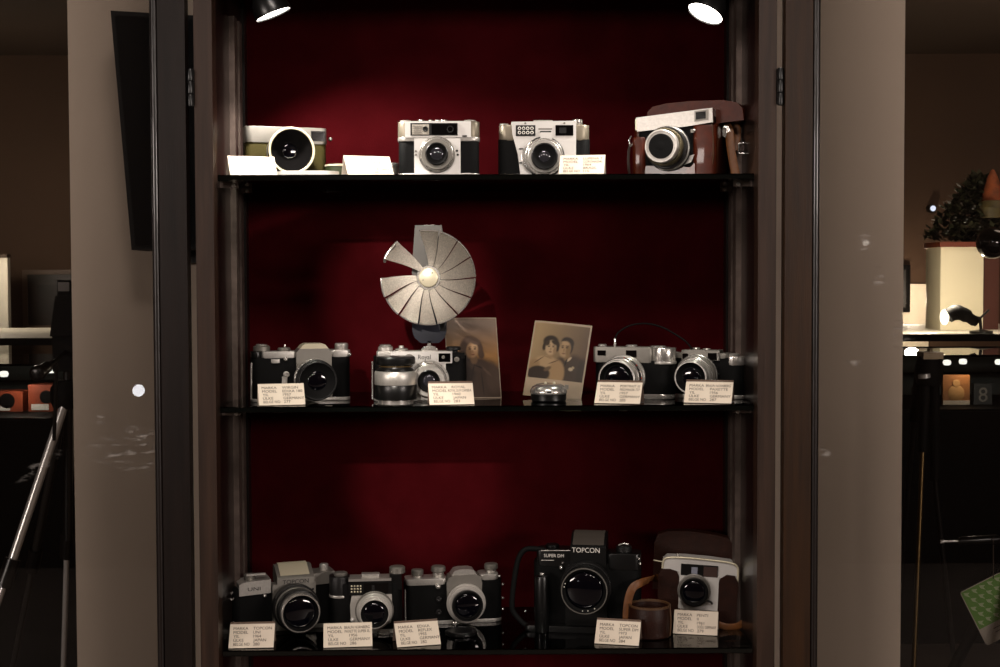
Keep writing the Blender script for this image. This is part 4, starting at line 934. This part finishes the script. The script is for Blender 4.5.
def ground(px, py, px2, py2, Y, Yf):
    """foot of a leg through two sightings, first at depth Y"""
    a = at(px, py, Y); bq = at(px2, py2, Y + (Yf-Y)*.35)
    k = a.z/(a.z-bq.z); return a, bq, a + (bq-a)*k
pa, pm, pf = ground(66, 400, 8, 573, .93, .75); pf.z = 0.012; leg(pa, pm, pf, .0095, ALU)
pa, pm, pf = ground(71, 402, 67, 545, .98, 1.25); pf.z = 0.012; leg(pa, pm, pf, .009, ALU)
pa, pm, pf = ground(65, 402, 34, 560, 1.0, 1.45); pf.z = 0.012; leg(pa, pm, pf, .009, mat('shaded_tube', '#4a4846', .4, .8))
bm = bmesh.new(); add_tube(bm, [loc(P3(68, 540, .96)), loc(P3(68, 352, .95))], .010, 12); finish('centre_column', bm, BLACK, r, 50)
bm = bmesh.new(); q = loc(P3(68, 394, .95)); add_lathe(bm, [(0, -.03), (.03, -.03), (.036, -.015), (.036, .012), (.026, .03), (0, .03)], q, 'z', 20); finish('shoulder', bm, BLACKM, r)
bm = bmesh.new(); q = loc(P3(69, 352, .95)); add_box(bm, q.x-.026, q.x+.03, q.y-.03, q.y+.03, q.z-.04, q.z+.035); bev(bm, .006); finish('pan_head', bm, BLACKM, r)
bm = bmesh.new(); add_tube(bm, [loc(P3(68, 350, .94)), loc(P3(58, 359, .86)), loc(P3(52, 363, .80))], .0045, 10)
add_tube(bm, smooth_pts([loc(P3(53, 362.5, .81)), loc(P3(47, 367, .77)), loc(P3(40, 372, .74)), loc(P3(35.5, 374, .72))], 4), [.006]*4+[.012]*4+[.015]*4+[.009], 12); finish('pan_handle', bm, BLACK, r, 60)
bm = bmesh.new(); add_tube(bm, smooth_pts([loc(P3(56, 363, .86)), loc(P3(55.5, 400, .88)), loc(P3(54, 440, .9))]), .004, 8); finish('hanging_cord', bm, BLACK, r, 60)
# camera on that tripod
q = P3(69, 331, .95); q.z = P3(69, 338.9, .95).z + .0005
cz_ = P3(69, 352, .95).z + .035
r2 = empty('video_camera', (q.x, q.y, cz_), 'tall black camera mounted on the silver-legged tripod', 'camera')
hh = P3(66, 280, .95).z - cz_; s_ = 2.95/F
bm = bmesh.new(); add_prism(bm, [(-12*s_, 0), (22*s_, 0), (22*s_, hh*.72), (-6*s_, hh*.72)], -.05, .05, 'y'); bev(bm, .004); bd = finish('body', bm, BLACKM, r2)
bm = bmesh.new(); add_box(bm, -6*s_, 20*s_, -.035, .04, hh*.72, hh); bev(bm, .003); v_ = finish('viewfinder', bm, BLACKM, r2)
bm = bmesh.new(); add_box(bm, -5*s_, 6*s_, -.037, -.034, hh*.80, hh*.96); finish('screen', bm, mat('grey_screen', '#4a4038', .3), v_)

# ------------------------------------------------------------------ room beyond, right
def side_table(label, px, py, x0, x1):
    r = empty('side_table', ((x0+x1)/2, 5.4, 0), label, 'table', 'far side tables')
    z_ = at(px, py, 4.6).z; ox, oy = r.location.x, 5.4
    bm = bmesh.new(); add_box(bm, x0-ox, x1-ox, 4.62-oy, 6.2-oy, z_-.012, z_); finish('table_top', bm, WHITEW, r)
    bm = bmesh.new(); add_box(bm, x0-ox, x1-ox, 4.59-oy, 4.62-oy, z_-.03, z_+.004); bev(bm, .002); finish('front_edge', bm, BLACKW, r)
    for xx in (x0+.05, x1-.05):
        for yy in (4.7, 6.1):
            bm = bmesh.new(); add_box(bm, xx-.03-ox, xx+.03-ox, yy-.03-oy, yy+.03-oy, 0, z_-.012); bev(bm, .004); finish('leg', bm, BLACKW, r)
    return z_
z_ = side_table('long white-topped table with black edge against the far wall, right', 950, 335, 1.55, 4.2)
side_table('long white-topped table with black edge in the far room, left', 30, 339, -3.6, -1.5)
tz = z_ + .0005
# white cabinet on the table
o = empty('white_cabinet', tuple(onz(958, tz, 5.25)), 'cream white cabinet with reddish top standing on the far table', 'cabinet')
s_ = 7.25/F; hh = at(960, 247, 5.25).z - tz
bm = bmesh.new(); add_prism(bm, [(-18*s_, 0), (25*s_, 0), (25*s_, .45), (0, .45), (-12*s_, .34), (-20.5*s_, .16)], 0, hh, 'z'); bev(bm, .004); finish('carcass', bm, mat('cream_paint', '#e8dfc2', .5), o)
bm = bmesh.new(); add_prism(bm, [(-20*s_, -.02), (40*s_, -.02), (40*s_, .47), (0, .47), (-14*s_, .35), (-23*s_, .15)], hh, hh+5*s_, 'z'); bev(bm, .003); finish('top_board', bm, mat('reddish_board', '#6b2e18', .4), o)
bm = bmesh.new(); add_box(bm, 25*s_, 42*s_, .02, .42, 0, hh); finish('side_panel', bm, mat('red_brown_panel', '#4a2216', .5), o)
# dark decorated foliage on it
pt = o.location + Vector((20*s_, .2, hh+5*s_+.0005))
o2 = empty('decorated_plant', pt, 'dark bushy plant with shiny baubles and an orange peak on the white cabinet', 'plant')
bm = bmesh.new(); random.seed(3)
for k in range(1700):
    u = random.random(); zz = u*.34; rad = (.25*(1-u)**.8+.02)
    a = random.uniform(0, 2*math.pi); rr = rad*math.sqrt(random.random()); p = Vector((rr*math.cos(a)+.02+u*.05, rr*math.sin(a)*.6, zz+.006))
    d = Vector((random.uniform(-1, 1), random.uniform(-1, 1), random.uniform(-.1, .7))).normalized(); s1 = d.cross(Vector((0, 0, 1))).normalized()*.016; L1 = random.uniform(.04, .07)
    if (p+d*L1).z < .004: continue
    vs = [bm.verts.new(v) for v in (p, p+d*L1*.5+s1, p+d*L1, p+d*L1*.5-s1)]; bm.faces.new(vs)
finish('foliage', bm, mat('dark_leaves', '#2a2c18', .6, 0, 0, 1, .5, 30), o2, smooth=False)
bm = bmesh.new(); add_lathe(bm, [(0, 0), (.05, 0), (.06, .08), (0, .08)], (.03, 0, 0), 'z', 16); finish('pot', bm, BLACKM, o2)
bm = bmesh.new(); add_lathe(bm, [(0, .22), (.075, .205), (.065, .26), (.03, .35), (.012, .385), (0, .39)], (.055, -.08, 0), 'z', 20); bm.transform(Matrix.Translation((.075, 0, .03))@Matrix.Diagonal((.8, .8, .92, 1))); finish('orange_peak', bm, mat('orange_cloth', '#7a3a16', .8, 0, .4, 60, .4, 25), o2)
bm = bmesh.new(); add_lathe(bm, [(0, .13), (.09, .12), (.10, .18), (.075, .22), (0, .23)], (.06, -.10, 0), 'z', 20); bm.transform(Matrix.Translation((.06, 0, .02))@Matrix.Diagonal((.85, .85, .9, 1))); finish('gold_fabric', bm, mat('gold_cloth', '#4a4020', .6, .1, .4, 60, .5, 30), o2)
for (xx, zz) in ((-.16, .03), (-.12, .10), (-.02, .16), (-.06, .09), (.01, .05)):
    bm = bmesh.new(); bmesh.ops.create_uvsphere(bm, u_segments=16, v_segments=10, radius=.022); bmesh.ops.translate(bm, verts=bm.verts[:], vec=(xx, -.17, zz+.02)); finish('bauble', bm, mat('dark_bauble', '#16160f', .12, .5), o2, 80)
# black globe lamp in front, frame edge
gp = at(992.5, 243, 4.35)
o3 = empty('globe_lamp', (gp.x, gp.y, 0), 'round black globe lamp at the right frame edge before the plant', 'lamp')
bm = bmesh.new(); bmesh.ops.create_uvsphere(bm, u_segments=24, v_segments=16, radius=16*6.35/F); bmesh.ops.translate(bm, verts=bm.verts[:], vec=(0, 0, gp.z)); finish('globe', bm, mat('black_gloss', '#060606', .12, 0, coat=.8), o3, 80)
bm = bmesh.new(); add_tube(bm, smooth_pts([(.05, 0, gp.z), (.14, 0, gp.z+.01), (.19, 0, gp.z+.08), (.20, 0, 2.0), (.20, 0, 2.9)]), .008, 10); finish('arm', bm, BLACK, o3)
# black desk lamp on the table with white bulb
dl = onz(981, tz, 4.75)
o4 = empty('desk_lamp', dl, 'black bent desk lamp with glowing white bulb on the far table', 'lamp'); s_ = 6.75/F
def DL(px, py): 
    q = at(px, py, 4.75); return Vector((q.x-dl.x, 0, q.z-dl.z))
bm = bmesh.new(); add_lathe(bm, [(0, 0), (.055, 0), (.055, .012), (.012, .02), (0, .02)], (0, 0, 0), 'z', 20); finish('base', bm, BLACK, o4)
bm = bmesh.new(); add_tube(bm, [Vector((0, 0, .01)), DL(980, 318), DL(970, 316)], .008, 8); add_tube(bm, [DL(978, 320), DL(989, 310)], .006, 8); finish('arm', bm, BLACK, o4, 60)
bm = bmesh.new(); add_tube(bm, smooth_pts([DL(948, 316), DL(955, 312.5), DL(963, 314), DL(971, 319), DL(977, 323)], 4), [.036]*3+[.038]*4+[.034]*4+[.026]*4+[.02]*2, 16); finish('lamp_shade', bm, BLACKM, o4, 60)
bm = bmesh.new(); bmesh.ops.create_uvsphere(bm, u_segments=16, v_segments=12, radius=.026); bmesh.ops.scale(bm, verts=bm.verts[:], vec=(.8, 1, 1.5)); bmesh.ops.translate(bm, verts=bm.verts[:], vec=DL(944.5, 317)); finish('bulb', bm, emis('bulb_glow', '#fff2d8', 5), o4, 80)
# picture on far wall beside glow
a = at(898, 265, 6.94); c = at(909, 312, 6.97)
o5 = empty('framed_picture', (c.x-.2, 6.957, c.z), 'dark narrow picture frame on the glowing far wall, right', 'picture')
bm = bmesh.new(); add_box(bm, -.2, .2, -.012, .012, 0, a.z-c.z); bev(bm, .004); f_ = finish('frame', bm, BLACKW, o5)
bm = bmesh.new(); add_box(bm, -.17, .17, -.015, -.012, .03, a.z-c.z-.03); finish('picture', bm, mat('dark_print2', '#1a1614', .4, 0, 0, 1, .5, 5), f_)
a = at(885, 284, 6.985); c = at(927, 420, 6.985)
room_box('trim_1', a.x, c.x, 6.97, 7.0, c.z, a.z, mat('cream_wall_panel', '#efe4d0', .7))
# wall spot
q = at(935.5, 208, 6.9)
o6 = empty('wall_light', (q.x, 6.998, q.z), 'tiny round white light high on the dark far wall, right', 'light')
bm = bmesh.new(); add_lathe(bm, [(0, 0), (.03, 0), (.03, .03), (.024, .05), (.018, .05)], (0, 0, 0), 'y', 24); finish('housing', bm, BLACK, o6)
bm = bmesh.new(); add_lathe(bm, [(.018, .05), (.012, .056), (0, .059)], (0, 0, 0), 'y', 24); finish('lens', bm, emis('cool_glow', '#dfe9ff', 1.6), o6)
# contents of the right case
o, w, h, d, bx = bgbox('picture_card', 'warm-lit sepia picture card standing in the right counter', 'card', 943, 969.5, 375, 411, 3.6, .02, mat('warm_print', '#b0733f', .5, 0, 0, 1, .35, 9), zbr+.0105)
bm = bmesh.new(); add_lathe(bm, [(w*.62, 0), (w*.55, .002), (0, .003)], (0, -d/2, h*.38), 'y', 20); add_lathe(bm, [(w*.3, 0), (w*.28, .003), (0, .003)], (0, -d/2-.0005, h*.72), 'y', 20); finish('figure', bm, mat('tan_figure', '#d9a468', .6), bx)
bm = bmesh.new(); add_box(bm, -w, w, -d/2-.003, -d/2, 0, h*.14); finish('pale_strip', bm, PAPER, bx)
o, w, h, d, bx = bgbox('number_sign', 'dark tile bearing a pale figure 8 in the right counter', 'sign', 974, 992, 384, 411, 3.6, .03, mat('slate_tile', '#1d1c1b', .4), zbr+.0105)
bm = bmesh.new(); add_text(bm, '8', lambda u, v: (u, -d/2-.001, v+h*.14), h*1.0, 'C'); finish('numeral', bm, mat('pale_grey_paint', '#8b857e', .5), bx)
o, w, h, d, bx = bgbox('black_camera', 'small dark camera in the right counter above the number tile', 'camera', 916, 936, 388, 411, 3.6, .06, BLACKM, zbr+.0105)
bm = bmesh.new(); add_lathe(bm, [(w*.5, 0), (w*.5, .04), (w*.4, .045), (0, .03)], (0, -d/2, h*.45), 'y', 20); finish('lens', bm, CHROME, bx)
bm = bmesh.new(); add_box(bm, -w*.35, w*.35, -d*.4, d*.4, h, h*1.2); finish('viewfinder_hump', bm, BLACK, bx)
o['label'] = 'small dark camera in the right counter left of the sepia card'

# dark slim tripod, right
tb = at(929, 352, 1.6); T0 = Vector((tb.x, tb.y, 0))
r = empty('tripod', T0, 'slim black tripod with brass-coloured leg, far right beyond the wall', 'tripod')
BRASS = mat('brass_tube', '#5c4a2e', .35, .9)
pa, pm = at(924, 430, 1.58), at(922.5, 452, 1.58)
pf = at(905, 1000, 1.4); k = pm.z/(pm.z-at(914, 660, 1.5).z); pf = pm + (at(914, 660, 1.5)-pm)*k; pf.z = .012
bm = bmesh.new(); add_tube(bm, [loc(at(926, 362, 1.6)), loc(pm)], .0135, 14); l1 = finish('leg', bm, BLACKM, r, 50)
bm = bmesh.new(); add_tube(bm, [loc(pm), loc(pf)], .0065, 12); finish('brass_tube', bm, BRASS, l1, 50)
pm2 = at(935, 480, 1.66); k = pm2.z/(pm2.z-at(953, 655, 1.75).z); pf2 = pm2 + (at(953, 655, 1.75)-pm2)*k; pf2.z = .012
bm = bmesh.new(); add_tube(bm, [loc(at(934, 362, 1.61)), loc(pm2)], .0135, 14); l2 = finish('leg', bm, BLACKM, r, 50)
bm = bmesh.new(); add_tube(bm, [loc(pm2), loc(pf2)], .0075, 12); finish('lower_tube', bm, BLACK, l2, 50)
pm3 = at(914, 420, 1.72); pf3 = at(880, 900, 2.2); k = pm3.z/(pm3.z-at(905, 520, 1.85).z); pf3 = pm3 + (at(905, 520, 1.85)-pm3)*k; pf3.z = .012
bm = bmesh.new(); add_tube(bm, [loc(at(921, 362, 1.64)), loc(pm3)], .0135, 14); l3 = finish('leg', bm, BLACKM, r, 50)
bm = bmesh.new(); add_tube(bm, [loc(pm3), loc(pf3)], .0075, 12); finish('lower_tube', bm, BLACK, l3, 50)
q = loc(at(929, 362, 1.6)); bm = bmesh.new(); add_lathe(bm, [(0, -.06), (.03, -.06), (.036, -.03), (.03, .01), (.018, .02), (0, .02)], q, 'z', 18); finish('shoulder', bm, BLACKM, r)
q = loc(at(930, 354, 1.6)); bm = bmesh.new(); add_box(bm, q.x-.026, q.x+.026, q.y-.03, q.y+.03, q.z-.012, q.z+.006); bev(bm, .003)
add_lathe(bm, [(0, .005), (.007, .006), (.007, .014), (0, .016)], (q.x, q.y, q.z), 'z', 10); finish('mount_plate', bm, mat('worn_plate', '#6a5c4a', .35, .7), r)
bm = bmesh.new(); add_tube(bm, [loc(at(924, 374, 1.56)), loc(at(924.5, 378, 1.56))], .0155, 14); finish('silver_clip', bm, ALU, r, 50)

# big black tripod at the frame edge whose handle carries the tag
hb = at(1010, 520, .85); T0 = Vector((hb.x, hb.y, 0))
r = empty('tripod', T0, 'large black tripod at the right frame edge with sideways handle', 'tripod')
bm = bmesh.new(); add_tube(bm, [loc(at(1010, 500, .85)), loc(at(1010, 700, .85))], .018, 14); col = finish('centre_column', bm, BLACK, r, 50)
hx = loc(at(1010, 541.5, .85))
bm = bmesh.new(); add_tube(bm, [loc(at(941, 541.5, .85)), loc(at(962, 541, .85))], .0022, 8); add_tube(bm, [loc(at(940.6, 541.6, .85)), loc(at(943.6, 541.5, .85))], .0042, 8); hs = finish('handle_pin', bm, ALU, col, 50)
bm = bmesh.new(); add_tube(bm, [loc(at(959, 541, .85)), loc(at(966, 540.5, .85)), loc(at(996, 539, .85)), loc(at(999, 539, .85)), hx], [.0075, .0085, .009, .006, .006], 14); finish('handle', bm, BLACK, r, 50)
for dx, dy in ((-.30, .28), (.38, .05), (-.02, -.34)):
    bm = bmesh.new(); a_ = loc(at(1010, 560, .85)); add_tube(bm, [a_, Vector((a_.x+dx, a_.y+dy, .012))], .012, 12); finish('leg', bm, BLACKM, r, 50)
# green tag
tp_ = at(993.5, 577, .85); 
tg = empty('paper_tag', at(993.5, 546, .845), 'green leaf-patterned paper tag hanging by a string from the black handle', 'tag')
def TG(px, py, e=0): q = at(px, py, .845-e); return tuple(q - tg.location)
bm = bmesh.new()
sc = 1.0
org = (959.6, 592.5); ux = Vector((33.6, -17)); ux.normalize(); vx = Vector((-ux.y, ux.x))   # across, down in the plane of the tag
W_, H_ = 46, 60
def TP(u, v, e=0): return TG(org[0]+ux.x*u+vx.x*v, org[1]+ux.y*u+vx.y*v, e)
def face(bm, pts, e, mi):
    f = bm.faces.new([bm.verts.new(TP(u, v, e)) for u, v in pts]); f.material_index = mi
outl = [(p[0], p[1]) for p in rr_poly(0, W_, 0, H_, 3)]
A = [bm.verts.new(TP(u, v, 0)) for u, v in outl]; B = [bm.verts.new(TP(u, v, -.0006)) for u, v in outl]
bm.faces.new(A).material_index = 1; bm.faces.new(B[::-1]).material_index = 1
for i in range(len(A)): bm.faces.new((A[i], A[(i+1) % len(A)], B[(i+1) % len(A)], B[i])).material_index = 1
face(bm, [(1, 1), (W_-1, 1), (W_-1, 42), (1, 42)], .0003, 0)
for i in range(6):
    for j in range(6):
        u, v = 3+i*8.6+(j % 2)*4, 2.5+j*7.8
        if u+6 < W_ and v+7 < 42: face(bm, [(u, v), (u+6, v+2.2), (u+3.4, v+3.4), (u+4.6, v+7), (u+.6, v+3.4)], .0005, 2)
for v in (47, 51): face(bm, [(14, v), (34, v), (34, v+1), (14, v+1)], .0003, 3)
finish('tag', bm, [mat('leaf_green', '#65963a', .6), mat('tag_white', '#b0a89c', .7), mat('pale_leaf', '#b0c096', .6), mat('tag_ink', '#6b6058', .7)], tg, smooth=False)
bm = bmesh.new(); add_tube(bm, smooth_pts([TG(993.5, 534.5, .0), TG(993.2, 545, .012), TG(993.4, 562, .006), TG(993.4, 579, .002)]), .0009, 6); finish('string', bm, mat('dark_string', '#4a4036', .8), tg, 60)

# ------------------------------------------------------------------ light
w = bpy.data.worlds.new('world'); bpy.context.scene.world = w; w.use_nodes = True
w.node_tree.nodes['Background'].inputs[0].default_value = (.9, .75, .6, 1); w.node_tree.nodes['Background'].inputs[1].default_value = 0.02
def area(name, loc, target, size, power, col=(1, .85, .7), sy=None):
    ld = bpy.data.lights.new(name, 'AREA'); ld.energy = power; ld.size = size; ld.color = col
    if sy: ld.shape = 'RECTANGLE'; ld.size_y = sy
    o = bpy.data.objects.new(name, ld); C.objects.link(o); o.location = loc
    o.rotation_euler = (Vector(target)-Vector(loc)).to_track_quat('-Z', 'Y').to_euler(); return o
def point(name, loc, power, rad=.03, col=(1, .85, .65)):
    ld = bpy.data.lights.new(name, 'POINT'); ld.energy = power; ld.shadow_soft_size = rad; ld.color = col
    o = bpy.data.objects.new(name, ld); C.objects.link(o); o.location = loc; return o
area('ceiling_light', (0, -1.5, 2.85), (0, .3, .9), 0.55, 20, (1, .88, .81), .4)
area('front_fill_left', (-4, -4.4, 2.05), (0, .3, .8), 2.0, 84, (1, .88, .80), .5)  # added soft fill from the left, evening out the beige wall
area('front_fill_right', (4, -4.4, 2.05), (.3, .3, .8), 2.0, 94, (1, .88, .80), .5)  # added soft fill from the right, evening out the beige wall
area('far_fill_left', (-3, 3.4, 2.8), (-3, 6, 0), 1.0, 9, (1, .84, .68))  # added unseen light lifting the left part of the far room
area('far_fill_right', (3.0, 4.6, 2.75), (2.4, 7, 1.5), 1.0, 12, (1, .82, .64))  # added unseen light lifting the right part of the far room
for bx, bz in ((-.55, 2.25), (.15, 2.4), (.75, 2.3)): point('glint_bulb', (bx, -3.6, bz), 6, .07, (1, .88, .78))  # bulbs added behind the camera for glints on chrome and lenses
ld = bpy.data.lights.new('row_fill_spot', 'SPOT'); ld.energy = 36; ld.spot_size = R(38); ld.spot_blend = 1.0; ld.shadow_soft_size = .03; ld.color = (1, .88, .76)  # added unseen spot brightening the middle and bottom rows
lo = bpy.data.objects.new('row_fill_spot', ld); C.objects.link(lo); lo.location = (-.35, -1.25, 2.8)
lo.rotation_euler = (Vector((.02, .1, 1.22))-lo.location).to_track_quat('-Z', 'Y').to_euler()
for (aim, pw, sz) in ((at(408, 300, .27), 430, 4.7), (at(428, 480, .27), 330, 4.2)):     # two added narrow beams laying lit patches on the felt
    ld = bpy.data.lights.new('patch_spot', 'SPOT'); ld.energy = pw; ld.spot_size = R(sz); ld.spot_blend = .45; ld.shadow_soft_size = .03; ld.color = (1, .9, .79)
    lo = bpy.data.objects.new('patch_spot', ld); C.objects.link(lo); lo.location = (-.55, -3.2, 2.6)
    lo.rotation_euler = (aim-lo.location).to_track_quat('-Z', 'Y').to_euler()
# a lamp in the room behind the photographer, mirrored in the left door
k_ = 6/2.0
pr_ = at(138.5, 390.5, 0); point('glint_bulb', (CAM.x+(pr_.x-CAM.x)*3, -4.0, CAM.z+(pr_.z-CAM.z)*3), .4, .026, (.95, .95, 1))
pr_ = at(866, 243, 0); point('glint_bulb', (CAM.x+(pr_.x-CAM.x)*3, -4.0, CAM.z+(pr_.z-CAM.z)*3), .03, .012, (1, .9, .8))
# room beyond
point('far_glow_right', (at(912, 300, 6.6).x, 6.6, at(912, 300, 6.6).z), 13, .04, (1, .82, .6))  # added unseen light making the cream glow on the far wall
point('table_lamp_light', (at(940, 300, 4.9).x, 4.75, at(942, 296, 4.9).z), 15, .03, (1, .86, .66))
point('panel_fill', (at(-20, 300, 5.9).x, 5.9, 1.75), 15, .05, (1, .88, .7))  # added unseen fill that brightens the white panel
q_ = at(947, 366, 3.62); point('case_fill', (q_.x+.06, 3.55, q_.z), .5, .012, (1, .8, .6))  # added fill light inside the right case
q_ = at(20, 374, 3.2); point('case_fill', (q_.x, 3.18, q_.z), 1.1, .012, (1, .88, .75))  # added fill light inside the left case
sc = bpy.context.scene
sc.view_settings.view_transform = 'Standard'; sc.view_settings.look = 'None'
sc.cycles.max_bounces = 10; sc.cycles.transparent_max_bounces = 16; sc.cycles.caustics_reflective = False; sc.cycles.caustics_refractive = False
sc.cycles.sample_clamp_indirect = 3
